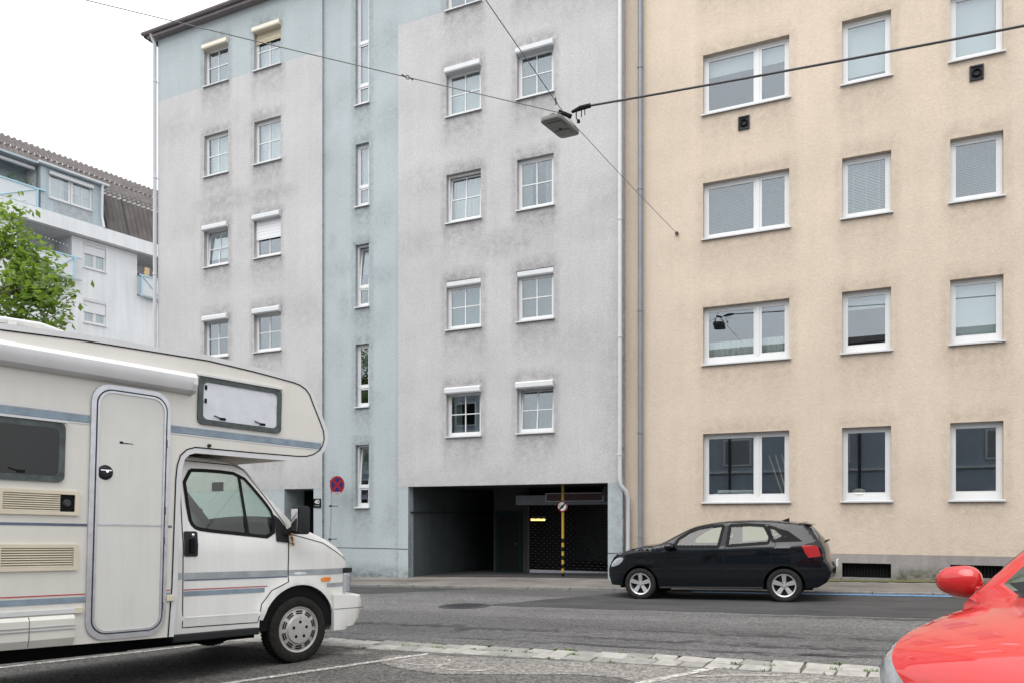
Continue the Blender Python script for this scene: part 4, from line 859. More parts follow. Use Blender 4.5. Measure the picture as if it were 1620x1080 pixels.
for lab, t_, w_ in (('small ring turnbuckle on the left span wire', .115, (-18.5, -5.0, 8.0)), ('small ring turnbuckle just above the street lamp', .02, (-3.3, -8.9, 7.25))):
    p = cl_.lerp(Vector(w_), t_) - Vector((0, 0, 4 * .12 * t_ * (1 - t_) if t_ > .05 else .0)); tag(build(MB().lathe([(.024, -.004), (.032, -.004), (.032, .004), (.024, .004), (.024, -.004)], n=14).tube([(-.09, -.03, .0), (-.035, 0, 0)], .009, 6).tube([(.035, 0, 0), (.09, .03, 0)], .009, 6), 'turnbuckle', 'dark_metal', None, p, (0, 0, math.atan2(w_[1] - cl_.y, w_[0] - cl_.x))), lab, 'turnbuckle')

# ------------------------------------------------------------------ tree at the left
tr = thing('leafy_tree', 'green leafy tree behind the camper roof at the left edge', 'tree', (-16.9, 9.6, gz(-16.9) + .5))
tk = MB(); tips = []
def limb(p, d, l, r_, lev):
    P = [p]; rr = [r_]
    for i in range(4): d = (d + Vector((random.gauss(0, .12), random.gauss(0, .12), random.gauss(.03, .08)))).normalized(); P.append(P[-1] + d * l / 4); rr.append(r_ * (1 - .16 * (i + 1)))
    tk.tube(P, rr, 7 if lev < 2 else 5, caps=False)
    if lev >= 2: tips.extend(P[2:])
    if lev >= 3: return
    for k in range(4 if lev < 2 else 4):
        a = random.uniform(0, 6.28); q = random.choice(P[2:]); nd = (d * .55 + Vector((math.cos(a), math.sin(a), random.uniform(-.15, .55))) * .9).normalized(); e_ = q + nd * l * .7
        if math.hypot(e_.x, e_.y) < (1.75 if e_.z > 6.4 else 2.3): limb(q, nd, l * random.uniform(.55, .78), r_ * .5, lev + 1)
limb(Vector((0, 0, -.8)), Vector((.0, 0, 1)), 7.0, .17, 0); [limb(Vector((.0, 0, h_)), Vector((math.cos(a), math.sin(a), .55)).normalized(), 1.6, .06, 1) for a, h_ in ((.2, 4.1), (1.7, 5.3), (2.9, 4.3), (4.4, 5.2), (5.6, 4.4), (.9, 5.6))]
build(tk, 'trunk', 'bark', tr, smooth=60)
lv = MB()
for t in tips:
    for _ in range(34):
        p = t + Vector((random.gauss(0, .2), random.gauss(0, .2), random.gauss(-.02, .17))); a = Vector((random.gauss(0, 1), random.gauss(0, 1), random.gauss(-.3, .6))).normalized() * random.uniform(.055, .105); c_ = a.cross(Vector((random.gauss(0, .4), random.gauss(0, .4), 1))).normalized() * a.length * .55; up = a.cross(c_).normalized() * a.length * .2
        if math.hypot(p.x, p.y) > 2.6: continue
        lv.add([p - a, p - a * .1 + c_ + up, p + a, p - a * .1 - c_ + up], [(0, 1, 2), (0, 2, 3)])
build(lv, 'crown', 'leaf', tr)

# ------------------------------------------------------------------ vehicles (local axes: x forward, y left, z up)
class Shell:
    """car body skin: a side silhouette mapped on a curved flank, and a crowned top lofted between both flanks"""
    def __init__(s, top, bottom, wfun, r=.06, crown=None, grid=.09):
        s.top = top; s.bottom = bottom; s.w0 = wfun; s.r = r; s.crown = crown or (lambda i, n: .03); s.grid = grid
        s.out = top + bottom
    def w(s, x, z):
        d = 9
        for i in range(len(s.top) - 1):
            a, b = s.top[i], s.top[i + 1]; dx, dz = b[0] - a[0], b[1] - a[1]; L2 = dx * dx + dz * dz or 1e-9; t = max(0, min(1, ((x - a[0]) * dx + (z - a[1]) * dz) / L2)); d = min(d, math.hypot(x - a[0] - t * dx, z - a[1] - t * dz))
        v = s.w0(x, z)
        if d < s.r: q = (s.r - d) / s.r; v -= s.r * (1 - math.sqrt(max(0, 1 - q * q)))
        return v
    def flank(s, regions, holes, sign):
        """returns {region: MB}; regions: name -> polygon, the rest is 'body'"""
        pts, edges = [], []
        def addp(poly):
            b = len(pts); pts.extend(poly); edges.extend([(b + i, b + (i + 1) % len(poly)) for i in range(len(poly))])
        addp(s.out); [addp(dens(p, s.grid)) for p in list(regions.values()) + holes]
        xs = [p[0] for p in s.out]; zs = [p[1] for p in s.out]; g = s.grid
        nx, nz = int((max(xs) - min(xs)) / g), int((max(zs) - min(zs)) / g)
        for i in range(nx):
            for j in range(nz):
                q = (min(xs) + (i + .5) * g, min(zs) + (j + .5) * g)
                if inpoly(*q, s.out): pts.append(q)
        # a second ring just inside the top edge keeps the shoulder round
        for f_ in (.12, .35, .7, 1.1):
            T = s.top
            for i in range(1, len(T) - 1):
                dx, dz = T[i + 1][0] - T[i - 1][0], T[i + 1][1] - T[i - 1][1]; l = math.hypot(dx, dz) or 1
                for sg_ in (1, -1):
                    q = (T[i][0] - sg_ * dz / l * s.r * f_, T[i][1] + sg_ * dx / l * s.r * f_)
                    if inpoly(*q, s.out): pts.append(q)
        V, E_, F, *_ = delaunay_2d_cdt([Vector(p) for p in pts], edges, [], 0, 1e-4)
        res = {k: MB() for k in list(regions) + ['body']}; maps = {k: {} for k in res}
        wv = [sign * s.w(q.x, q.y) for q in V]
        for f in F:
            cx, cz = sum(V[i].x for i in f) / len(f), sum(V[i].y for i in f) / len(f)
            if not inpoly(cx, cz, s.out) or any(inpoly(cx, cz, h) for h in holes): continue
            k = next((k for k, p in regions.items() if inpoly(cx, cz, p)), 'body'); mb, mp = res[k], maps[k]; ids = []
            for i in f:
                if i not in mp: mp[i] = len(mb.v); mb.v.append((V[i].x, wv[i], V[i].y))
                ids.append(mp[i])
            mb.f.append(tuple(ids)); mb.m.append(0)
        return res
    def loft(s, i0, i1, mb, t0=-1, t1=1, n=16, push=0, m=0):
        T = s.top; b = len(mb.v); N = len(T)
        for i in range(i0, i1 + 1):
            a, c_ = T[max(i - 1, 0)], T[min(i + 1, N - 1)]; dx, dz = c_[0] - a[0], c_[1] - a[1]; l = math.hypot(dx, dz) or 1; nx_, nz_ = dz / l, -dx / l
            x, z = T[i]; ye = s.w(x, z); cr = s.crown(x, z)
            if nz_ < 0 and abs(nz_) > .5: nx_, nz_ = -nx_, -nz_
            for k in range(n + 1):
                t = t0 + (t1 - t0) * k / n; o = cr * (1 - t * t) + push; mb.v.append((x + nx_ * o, t * ye, z + nz_ * o))
        for i in range(i1 - i0):
            for k in range(n): mb.f.append((b + i * (n + 1) + k, b + i * (n + 1) + k + 1, b + (i + 1) * (n + 1) + k + 1, b + (i + 1) * (n + 1) + k)); mb.m.append(m)
    def patch(s, poly, off, sign, mb=None, m=0, g=.05):
        mb = mb or MB(); P = dens(poly, g); xs = [p[0] for p in P]; zs = [p[1] for p in P]; pts = list(P)
        for i in range(int((max(xs) - min(xs)) / g)):
            for j in range(int((max(zs) - min(zs)) / g)):
                q = (min(xs) + (i + .5) * g, min(zs) + (j + .5) * g)
                if inpoly(*q, poly): pts.append(q)
        V, _, F, *_ = delaunay_2d_cdt([Vector(p) for p in pts], [(i, (i + 1) % len(P)) for i in range(len(P))], [], 0, 1e-4)
        mb.add([(q.x, sign * (s.w(q.x, q.y) + off), q.y) for q in V], [tuple(f) for f in F if inpoly(sum(V[i].x for i in f) / 3, sum(V[i].y for i in f) / 3, poly)], m); return mb
    def ribbon(s, pts, wd, off, sign, mb=None, m=0, closed=False, step=.06):
        mb = mb or MB(); P = dens(pts + ([pts[0]] if closed else []), step, False); L_ = []
        for i, p in enumerate(P):
            a, c_ = P[max(i - 1, 0)], P[min(i + 1, len(P) - 1)]; dx, dz = c_[0] - a[0], c_[1] - a[1]; l = math.hypot(dx, dz) or 1; L_.append(((p[0] - dz / l * wd / 2, p[1] + dx / l * wd / 2), (p[0] + dz / l * wd / 2, p[1] - dx / l * wd / 2)))
        for i in range(len(L_) - 1): mb.quad(*[(q[0], sign * (s.w(*q) + off), q[1]) for q in (L_[i][0], L_[i][1], L_[i + 1][1], L_[i + 1][0])], m=m)
        return mb
def wheel(parent, x, y, z, r, wd, side, kind, rim_r):
    """side: -1 shows its face towards -y"""
    prof = [(rim_r, -wd * .42), (rim_r + .02, -wd * .5), (r * .9, -wd * .5), (r * .975, -wd * .42), (r, -wd * .25), (r, wd * .25), (r * .975, wd * .42), (r * .9, wd * .5), (rim_r + .02, wd * .5), (rim_r, wd * .42)]
    ty = MB().lathe(prof, n=48)
    for k in range(60):      # tread blocks
        a = 2 * math.pi * k / 60; ca, sa = math.cos(a), math.sin(a); cb, sb = math.cos(a + .06), math.sin(a + .06); R_ = r + .004
        for y0, y1 in ((-wd * .38, -wd * .05), (wd * .05, wd * .38)): ty.quad((R_ * ca, y0, R_ * sa), (R_ * cb, y0, R_ * sb), (R_ * cb, y1, R_ * sb), (R_ * ca, y1, R_ * sa))
    wo_ = build(ty, 'wheel', 'tyre', parent, (x, y, z), (0, 0, 0 if side < 0 else math.pi), smooth=40)
    f0 = -wd * .5
    build(MB().lathe([(rim_r + .006, f0 + .012), (rim_r, f0 + .004), (rim_r - .018, f0 + .012), (rim_r - .022, f0 + .07), (rim_r - .03, wd * .4)], n=48), 'rim', 'alloy' if kind == 'alloy' else 'hubcap', wo_, smooth=40)
    build(MB().lathe([(rim_r - .02, f0 + .085), (.0, f0 + .085)], n=32), 'brake_disc', 'brake', wo_)
    if kind == 'alloy':
        sp_ = MB()
        for k in range(5):
            a = R(90 + 72 * k)
            for da in (0,):
                d = Vector((math.cos(a), 0, math.sin(a))); q = Vector((-d.z, 0, d.x)); r0, r1 = .035, rim_r - .012
                sp_.add([d * r0 + q * .028 + Vector((0, f0 + .035, 0)), d * r0 - q * .028 + Vector((0, f0 + .035, 0)), d * r1 - q * .040 + Vector((0, f0 + .012, 0)), d * r1 + q * .040 + Vector((0, f0 + .012, 0)),
                         d * r0 + q * .03 + Vector((0, f0 + .07, 0)), d * r0 - q * .03 + Vector((0, f0 + .07, 0)), d * r1 - q * .045 + Vector((0, f0 + .06, 0)), d * r1 + q * .045 + Vector((0, f0 + .06, 0))], [(0, 1, 2, 3), (1, 5, 6, 2), (0, 3, 7, 4)])
        build(sp_, 'spokes', 'alloy', wo_, bevel=.004)
        build(MB().lathe([(.0, f0 + .022), (.028, f0 + .022), (.03, f0 + .03), (.062, f0 + .03), (.066, f0 + .06)], n=24), 'hub', 'alloy', wo_, smooth=30)
        bl = MB(); [bl.lathe([(0, f0 + .0285), (.009, f0 + .0285)], c=(.046 * math.cos(R(54 + 72 * k)), 0, .046 * math.sin(R(54 + 72 * k))), n=8) for k in range(5)]; build(bl, 'bolts', 'black', wo_)['kind'] = 'stuff'
    else:
        cap = MB().lathe([(rim_r - .012, f0 + .022), (rim_r - .045, f0 + .012), (.155, f0 + .006), (.145, f0 - .012), (.06, f0 - .016), (0, f0 - .016)], n=48); build(cap, 'hubcap', 'hubcap', wo_, smooth=30)
        sl_ = MB()
        for k in range(10):
            for rr in (.178, .202): sl_.lathe([(rr - .0085, f0 + .0075), (rr + .0085, f0 + .0085)], n=5, a0=R(36 * k + 6), a1=R(36 * k + 30))
        for k in range(5): sl_.lathe([(0, f0 - .0175), (.018, f0 - .0175)], c=(.085 * math.cos(R(90 + 72 * k)), 0, .085 * math.sin(R(90 + 72 * k))), n=10)
        build(sl_, 'slots', 'black', wo_)['kind'] = 'stuff'
    return wo_
def seat(parent, x, y, z, m, w_=.5):
    s_ = build(MB().box(x - .25, x + .28, y - w_ / 2, y + w_ / 2, z, z + .16), 'seat', m, parent, bevel=.05, smooth=60)
    build(MB().prism([(x - .24, z + .17), (x - .08, z + .17), (x - .30, z + .72), (x - .42, z + .70)], y - w_ / 2 + .02, y + w_ / 2 - .02), 'backrest', m, s_, bevel=.045, smooth=60)
    build(MB().prism([(x - .36, z + .74), (x - .30, z + .74), (x - .36, z + .92), (x - .43, z + .91)], y - .13, y + .13), 'headrest', m, s_, bevel=.03, smooth=60)

# ---- black hatchback: front hub at local x=0, rear hub at x=-2.56
car = thing('parked_hatchback', 'black five-door hatchback parked at the kerb before the beige block', 'car', (-3.94, 15.05, gz(-3.94)), (0, -.0235 * -1 * -1, R(180)))
car.rotation_euler = (0, R(1.35), R(180))
HW = .845
ptop = [(.66, .40), (.665, .52), (.64, .60), (.55, .74), (.40, .84), (.26, .90), (.04, .97), (-.35, 1.005), (-.51, 1.09), (-.66, 1.17), (-.85, 1.27), (-1.06, 1.355), (-1.37, 1.405), (-1.65, 1.425), (-2.13, 1.425), (-2.55, 1.395), (-2.86, 1.35), (-2.90, 1.34), (-3.02, 1.22), (-3.15, 1.05), (-3.22, .92), (-3.24, .72), (-3.31, .64), (-3.32, .46), (-3.24, .34)]
ptop = dens(smoothpoly(ptop, 1), .09, False)
def arch(cx, cz, r_, a0, a1, n=14): return [(cx + r_ * math.cos(R(a0 + (a1 - a0) * k / n)), cz + r_ * math.sin(R(a0 + (a1 - a0) * k / n))) for k in range(n + 1)]
pbot = dens([(-3.1, .26), (-2.93, .24)] + arch(-2.56, .30, .345, 0 + 190, -10 + 0, 16)[0:0] + [(-2.56 - .345, .27)] + arch(-2.56, .29, .345, 180, 0) + [(-2.56 + .345, .23), (-.36, .22)] + arch(0, .29, .345, 180, 0) + [(.355, .25), (.60, .26)], .09, False)
def pw(x, z):
    v = HW
    if x > -.1: v -= .20 * ((x + .1) / .77) ** 2.2
    if x < -2.5: v -= .13 * ((-2.5 - x) / .82) ** 2
    v -= .03 * max(0, (.62 - z) / .4) ** 2 + .02 * max(0, (z - .72) / .3)
    if z > .97: v -= (z - .97) * .36
    v += .020 * math.exp(-((z - (.85 - .035 * x)) / .03) ** 2) * max(0, min(1, (x + 2.95) / .3, (.35 - x) / .3))
    return v
PS = Shell(ptop, pbot, pw, r=.04, crown=lambda x, z: .13 if x > .5 else (.035 if x > -.3 else (.05 if x > -1.1 else (.02 if x > -2.85 else .05))), grid=.05)
wf_ = rpoly([(-.64, .985), (-.74, 1.13), (-.91, 1.235), (-1.09, 1.315), (-1.30, 1.35), (-1.535, 1.355), (-1.455, .975)], .03)
wr_ = rpoly([(-1.645, 1.355), (-2.0, 1.36), (-2.24, 1.34), (-2.34, 1.14), (-2.31, 1.035), (-1.605, .99)], .03)
wq_ = rpoly([(-2.30, 1.325), (-2.44, 1.285), (-2.58, 1.15), (-2.43, 1.065), (-2.385, 1.07)], .03)
dF = [(-.46, .96), (-.42, .30), (-1.46, .29), (-1.58, 1.00), (-1.57, 1.40), (-1.30, 1.39), (-1.06, 1.335), (-.85, 1.245), (-.68, 1.155), (-.52, 1.07)]
dR = [(-1.47, .29), (-2.10, .31), (-2.20, .50), (-2.34, .66), (-2.44, 1.03), (-2.33, 1.36), (-1.60, 1.41), (-1.59, 1.0)]
body = MB(); bi = lambda xx: min(range(len(ptop)), key=lambda i: abs(ptop[i][0] - xx) + (0 if ptop[i][1] > .9 else 5))
iw0, iw1, ir0, ir1 = bi(-.38), bi(-1.10), bi(-2.90), bi(-3.13)
for sgn in (1, -1):
    parts = PS.flank({'door_front': dF, 'door_rear': dR}, [wf_, wr_, wq_], sgn)
    body.add(parts['body'].v, parts['body'].f)
    for nm, hx in (('door_front', -1.33), ('door_rear', -2.22)):
        do = build(parts[nm], 'door', 'polo_black', car, smooth=45)
        hz_ = .83 if nm == 'door_front' else .87
        build(PS.patch(rrect(hx - .11, hx + .11, hz_ - .028, hz_ + .028, .025, 4), .0, sgn, None, 0, .03).box(hx - .10, hx + .10, min(sgn * (pw(hx, hz_) + .012), sgn * (pw(hx, hz_) + .034)), max(sgn * (pw(hx, hz_) + .012), sgn * (pw(hx, hz_) + .034)), hz_ - .005, hz_ + .018), 'handle', 'polo_black', do, bevel=0)
    gp_ = MB(); PS.ribbon(dF, .007, .002, sgn, gp_, closed=True); PS.ribbon(dR, .007, .002, sgn, gp_, closed=True); PS.ribbon([(-.30, 1.0), (.2, .935), (.42, .80)], .007, .002, sgn, gp_); build(gp_, 'panel_gap', 'black', car)
    for p_ in (wf_, wr_, wq_): build(PS.patch(p_, -.008, sgn), 'side_window', 'polo_glass', car, smooth=60); build(PS.ribbon(p_, .052, .004, sgn, closed=True), 'window_trim', 'black_rubber', car)
    build(PS.patch([(-1.535, 1.35), (-1.645, 1.35), (-1.60, 1.00), (-1.47, .99)], .004, sgn), 'pillar_cover', 'black_plastic', car)
    build(PS.patch(rpoly([(-2.47, 1.29), (-2.64, 1.24), (-2.88, 1.055), (-2.45, 1.05), (-2.61, 1.14)], .02), .004, sgn), 'quarter_panel', 'black', car)
    build(PS.patch(smoothpoly([(.63, .61), (.55, .725), (.42, .79), (.24, .80), (.38, .67), (.52, .61)], 1, True), .006, sgn), 'headlight', 'clear_lens', car, smooth=60)
    build(PS.patch(smoothpoly([(.61, .61), (.54, .72), (.44, .78), (.30, .785), (.38, .67), (.52, .61)], 1, True), .002, sgn), 'headlight_bowl', 'alu', car)
    build(PS.patch([(-2.86, .985), (-3.0, .99), (-3.12, .975), (-3.165, .80), (-2.97, .775), (-2.92, .85)], .012, sgn), 'tail_light', 'tail_red', car, smooth=60)
    build(PS.ribbon([(-.38, .235), (-2.2, .25)], .03, .012, sgn), 'sill_strip', 'dark_metal', car)  # strip along the lower sill edge, a little lighter than the body
    mp_ = build(MB().lathe([(0, -.09), (.05, -.08), (.085, -.03), (.09, .04), (.08, .075), (0, .075)], n=16, axis='x'), 'mirror', 'polo_black', car, (-.60, sgn * .92, .99), (0, 0, 0), smooth=50); mp_.scale = (1, 1.25, .8)
    build(MB().box(-.64, -.58, min(sgn * .78, sgn * .86), max(sgn * .78, sgn * .86), .95, .985), 'mirror_arm', 'black_plastic', car)
    build(MB().lathe([(.345, -.01), (.345, -.28), (.05, -.28)], c=(0, 0, 0), n=24, a0=0, a1=math.pi), 'wheel_well', 'black', car, (0, .82, .29) if sgn > 0 else (0, -.54, .29)); build(MB().lathe([(.345, -.01), (.345, -.28), (.05, -.28)], n=24, a0=0, a1=math.pi), 'wheel_well', 'black', car, (-2.56, .82, .29) if sgn > 0 else (-2.56, -.54, .29))
    for x_ in (0, -2.56): wheel(car, x_, sgn * .735, .293, .297, .19, -sgn * -1 if False else (1 if sgn > 0 else -1), 'alloy', .198)
PS.loft(0, iw0, body); PS.loft(iw1, ir0, body); PS.loft(ir1, len(ptop) - 1, body)
for a_, b_ in ((iw0, iw1), (ir0, ir1)): PS.loft(a_, b_, body, -1, -.90, 2); PS.loft(a_, b_, body, .90, 1, 2)
bo = build(body, 'body', 'polo_black', car, smooth=42, merge=True)
g1 = MB(); PS.loft(iw0, iw1, g1, -.90, .90, 14); build(g1, 'windscreen', 'polo_glass', car, smooth=60); g2 = MB(); PS.loft(ir0, ir1, g2, -.90, .90, 14); build(g2, 'rear_window', 'dark_glass', car, smooth=60)
build(MB().box(-3.0, .45, -.60, .60, .20, .30).box(-2.1, -.35, -.74, .74, .24, .34), 'underbody', 'black', car)
build(MB().prism([(-2.80, 1.375), (-3.02, 1.345), (-3.0, 1.325), (-2.84, 1.335)], -.56, .56), 'spoiler', 'polo_black', car, bevel=.006)
build(MB().add([(-2.42, -.012, 1.405), (-2.60, -.012, 1.39), (-2.60, 0, 1.47), (-2.42, .012, 1.405), (-2.60, .012, 1.39)], [(0, 1, 2), (3, 2, 4), (0, 2, 3), (1, 4, 2)]), 'antenna', 'black', car)
build(MB().box(-3.40, -3.385, -.26, .26, .60, .71), 'number_plate', 'sign_white', car); build(MB().tube([(-3.21, -.1, 1.045), (-3.27, 0, 1.06), (-3.21, .25, 1.03)], .012, 6), 'rear_wiper', 'black', car)
for y_ in (.38, -.38): seat(car, -1.25, y_, .42, 'seat_cloth')
seat(car, -2.02, 0, .44, 'seat_cloth', 1.15); build(MB().box(-.75, -.42, -.66, .66, .62, .93), 'dashboard', 'black_plastic', car, bevel=.05); build(MB().lathe([(.17, -.012), (.185, 0), (.17, .012), (.155, 0), (.17, -.012)], n=24, axis='x'), 'steering_wheel', 'black_plastic', car, (-.85, .38, .92), (0, -.4, 0))
build(MB().box(-2.9, -2.35, -.62, .62, .85, .88), 'parcel_shelf', 'black_plastic', car)

# ---- camper: front hub at x=.06; cab flank at y=-.98, living box flank at y=-1.06
TH = R(15)
Fv = Vector((math.sin(TH), math.cos(TH), -.027)).normalized(); Rv = Vector((math.cos(TH), -math.sin(TH), 0)); Uv = Rv.cross(Fv)
O_ = Vector((-5.67, 6.63, -.133)) - Rv * .98
camper = thing('camper_van', 'cream and white alcove camper van with blue stripes parked at left', 'camper van', O_)
camper.rotation_euler = Matrix((Fv, -Rv, Uv)).transposed().to_euler()
BX = 1.06
box_out = [(-4.62, .45), (-1.41, .42), (-1.385, .9), (-1.375, 1.9)] + [(-1.365, 2.02), (-1.34, 2.11), (-1.29, 2.16), (-1.22, 2.185)] + [(-.6, 2.19), (-.07, 2.20), (.05, 2.21), (.14, 2.24), (.22, 2.29), (.275, 2.36), (.30, 2.45), (.285, 2.55), (.22, 2.68), (.15, 2.81), (.09, 2.93), (.03, 2.99), (-.05, 3.025), (-.13, 3.04), (-.40, 3.06), (-.63, 3.075), (-1.11, 3.095), (-1.6, 3.08), (-2.26, 3.06), (-2.88, 3.02), (-4.5, 2.94), (-4.6, 2.9), (-4.65, 2.8)]
bb = MB(); n_ = len(box_out)
bb.add([(x, -BX, z) for x, z in box_out], [tuple(range(n_))]); bb.add([(x, BX, z) for x, z in box_out], [tuple(range(n_ - 1, -1, -1))])
# the skin between the flanks; soffit of the alcove takes its own colour
for i in range(n_):
    a, b = box_out[i], box_out[(i + 1) % n_]; soff = 2.17 < a[1] < 2.215 and b[1] < 2.215 and a[0] > -1.3
    bb.quad((a[0], -BX, a[1]), (a[0], BX, a[1]), (b[0], BX, b[1]), (b[0], -BX, b[1]), m=1 if soff else 0)
build(bb, 'living_box', ['rv_cream', 'rv_soffit'], camper, smooth=30)
class Flat:
    @staticmethod
    def w(x, z): return BX
FS = Shell([(9, 9), (9.1, 9)], [], lambda x, z: BX, r=.01)
bbx = lambda mb, name, m, **kw: build(mb, name, m, camper, **kw)
edge = box_out[1:-3]
for sgn in (-1, 1):
    bbx(FS.ribbon([(x, z) for x, z in edge], .05, .004, sgn), 'edge_trim', 'rv_trim'); 
    ins = []
    for i, p in enumerate(edge):
        a, c_ = edge[max(i - 1, 0)], edge[min(i + 1, len(edge) - 1)]; dx, dz = c_[0] - a[0], c_[1] - a[1]; l = math.hypot(dx, dz); ins.append((p[0] - dz / l * .03, p[1] + dx / l * .03))
    bbx(FS.ribbon(ins, .012, .006, sgn), 'edge_seal', 'black_rubber')
    def stripe(x0, x1, z0, z1, m, off=.003): return bbx(MB().quad((x0, sgn * (BX + off), z0), (x1, sgn * (BX + off), z0), (x1, sgn * (BX + off), z1), (x0, sgn * (BX + off), z1)), 'stripe', m)
    segs = [(-4.6, -2.18), (-1.47, .235)] if sgn < 0 else [(-4.6, .235)]
    for a, b in segs: stripe(a, b, 2.335, 2.395, 'stripe_blue'); stripe(a, b, 2.40, 2.425, 'rv_trim', .004); stripe(a, b, 2.318, 2.331, 'rv_trim', .004); stripe(a, b, 2.331, 2.335, 'stripe_navy', .005)
    for a, b in ([(-4.6, -2.18), (-1.47, -1.43)] if sgn < 0 else [(-4.6, -1.43)]): stripe(a, b, 1.44, 1.462, 'stripe_navy'); stripe(a, b, .785, .835, 'stripe_blue'); stripe(a, b, .852, .862, 'stripe_red')
    bbx(MB().box(-4.6, -2.24, min(sgn * BX, sgn * (BX + .018)), max(sgn * BX, sgn * (BX + .018)), .70, .742), 'skirt_rail', 'rv_trim', bevel=.004)
bbx(MB().box(-2.26, -2.20, -BX - .022, -BX, .695, .748), 'rail_end', 'vent_beige', bevel=.006); bbx(MB().box(-1.47, -1.40, -BX - .025, -BX - .001, .755, .815), 'rail_end', 'vent_beige', bevel=.008)
# moulded lower skirt with ridges
sk = MB().prism([(-BX - .02, .69), (-BX - .045, .66), (-BX - .045, .50), (-BX - .01, .435), (-BX + .04, .43), (-BX + .04, .69)], -4.6, -2.62, axis='x'); sk2 = MB().prism([(-BX - .02, .69), (-BX - .045, .66), (-BX - .045, .50), (-BX - .01, .435), (-BX + .04, .43), (-BX + .04, .69)], -2.612, -2.27, axis='x')
for b_, x0, x1 in ((sk, -4.6, -2.62), (sk2, -2.612, -2.27)):
    o = bbx(b_, 'skirt_panel', 'rv_cream'); build(MB().box(x0, x1, -BX - .052, -BX - .046, .60, .606).box(x0, x1, -BX - .052, -BX - .046, .572, .578), 'ridge', 'stripe_grey', o)
# entrance door
def ring(po, pi_, y0, y1): 
    b = MB(); n = len(po)
    for i in range(n):
        j = (i + 1) % n; b.quad((po[i][0], y1, po[i][1]), (po[j][0], y1, po[j][1]), (pi_[j][0], y1, pi_[j][1]), (pi_[i][0], y1, pi_[i][1])); b.quad((po[i][0], y0, po[i][1]), (po[j][0], y0, po[j][1]), (po[j][0], y1, po[j][1]), (po[i][0], y1, po[i][1])); b.quad((pi_[i][0], y0, pi_[i][1]), (pi_[i][0], y1, pi_[i][1]), (pi_[j][0], y1, pi_[j][1]), (pi_[j][0], y0, pi_[j][1]))
    return b
ed = bbx(MB().prism(rrect(-2.115, -1.525, .515, 2.63, .12), -BX - .014, -BX + .0), 'entrance_door', 'rv_door_cream', bevel=.004)
for nm, po, pi_, y1, m in (('door_frame', (-2.175, -1.475, .45, 2.69, .16), (-2.135, -1.505, .495, 2.65, .135), -BX - .02, 'alu'), ('door_gap', (-2.137, -1.503, .493, 2.652, .136), (-2.117, -1.523, .513, 2.632, .121), -BX - .006, 'gasket'), ('door_bead', (-2.122, -1.518, .508, 2.637, .124), (-2.104, -1.536, .526, 2.619, .112), -BX - .022, 'alu')):
    build(ring(rrect(*po), rrect(*pi_), -BX, y1), nm, m, ed)
build(MB().box(-2.10, -1.54, -BX - .018, -BX - .0145, 1.452, 1.468), 'door_moulding', 'alu', ed)
for z in (2.22, 1.60, 1.32, .72): build(MB().box(-1.505, -1.485, -BX - .034, -BX - .021, z - .035, z + .035), 'hinge', 'alu', ed)
kn = build(MB().lathe([(.0, -BX - .03), (.03, -BX - .032), (.055, -BX - .026), (.066, -BX - .0145)], c=(-2.045, 0, 1.915), n=24), 'door_handle', 'black_plastic', ed, smooth=40); build(MB().lathe([(0, -BX - .0335), (.012, -BX - .0335)], c=(-2.035, 0, 1.925), n=10).box(-2.09, -2.0, -BX - .034, -BX - .031, 1.93, 1.938), 'lock', 'chrome', kn)
build(MB().box(-1.93, -1.90, -BX - .016, -BX - .0143, 2.18, 2.20).box(-1.90, -1.85, -BX - .016, -BX - .0143, 2.182, 2.19).box(-1.85, -1.81, -BX - .016, -BX - .0143, 2.184, 2.189), 'worn_sticker', 'black', ed)
# awning casing
aw = MB(); pr = [(-BX, 2.905), (-BX - .07, 2.90), (-BX - .11, 2.86), (-BX - .115, 2.80), (-BX - .09, 2.74), (-BX - .05, 2.715), (-BX, 2.71)]
aw = bbx(MB().prism(pr, -4.55, -1.31, axis='x'), 'awning_case', 'rv_trim', smooth=30); build(MB().prism([(y * 1.0 - .004, z + (.004 if z > 2.8 else -.004)) for y, z in pr], -1.309, -1.265, axis='x'), 'end_cap', 'white_frame', aw, bevel=.008)
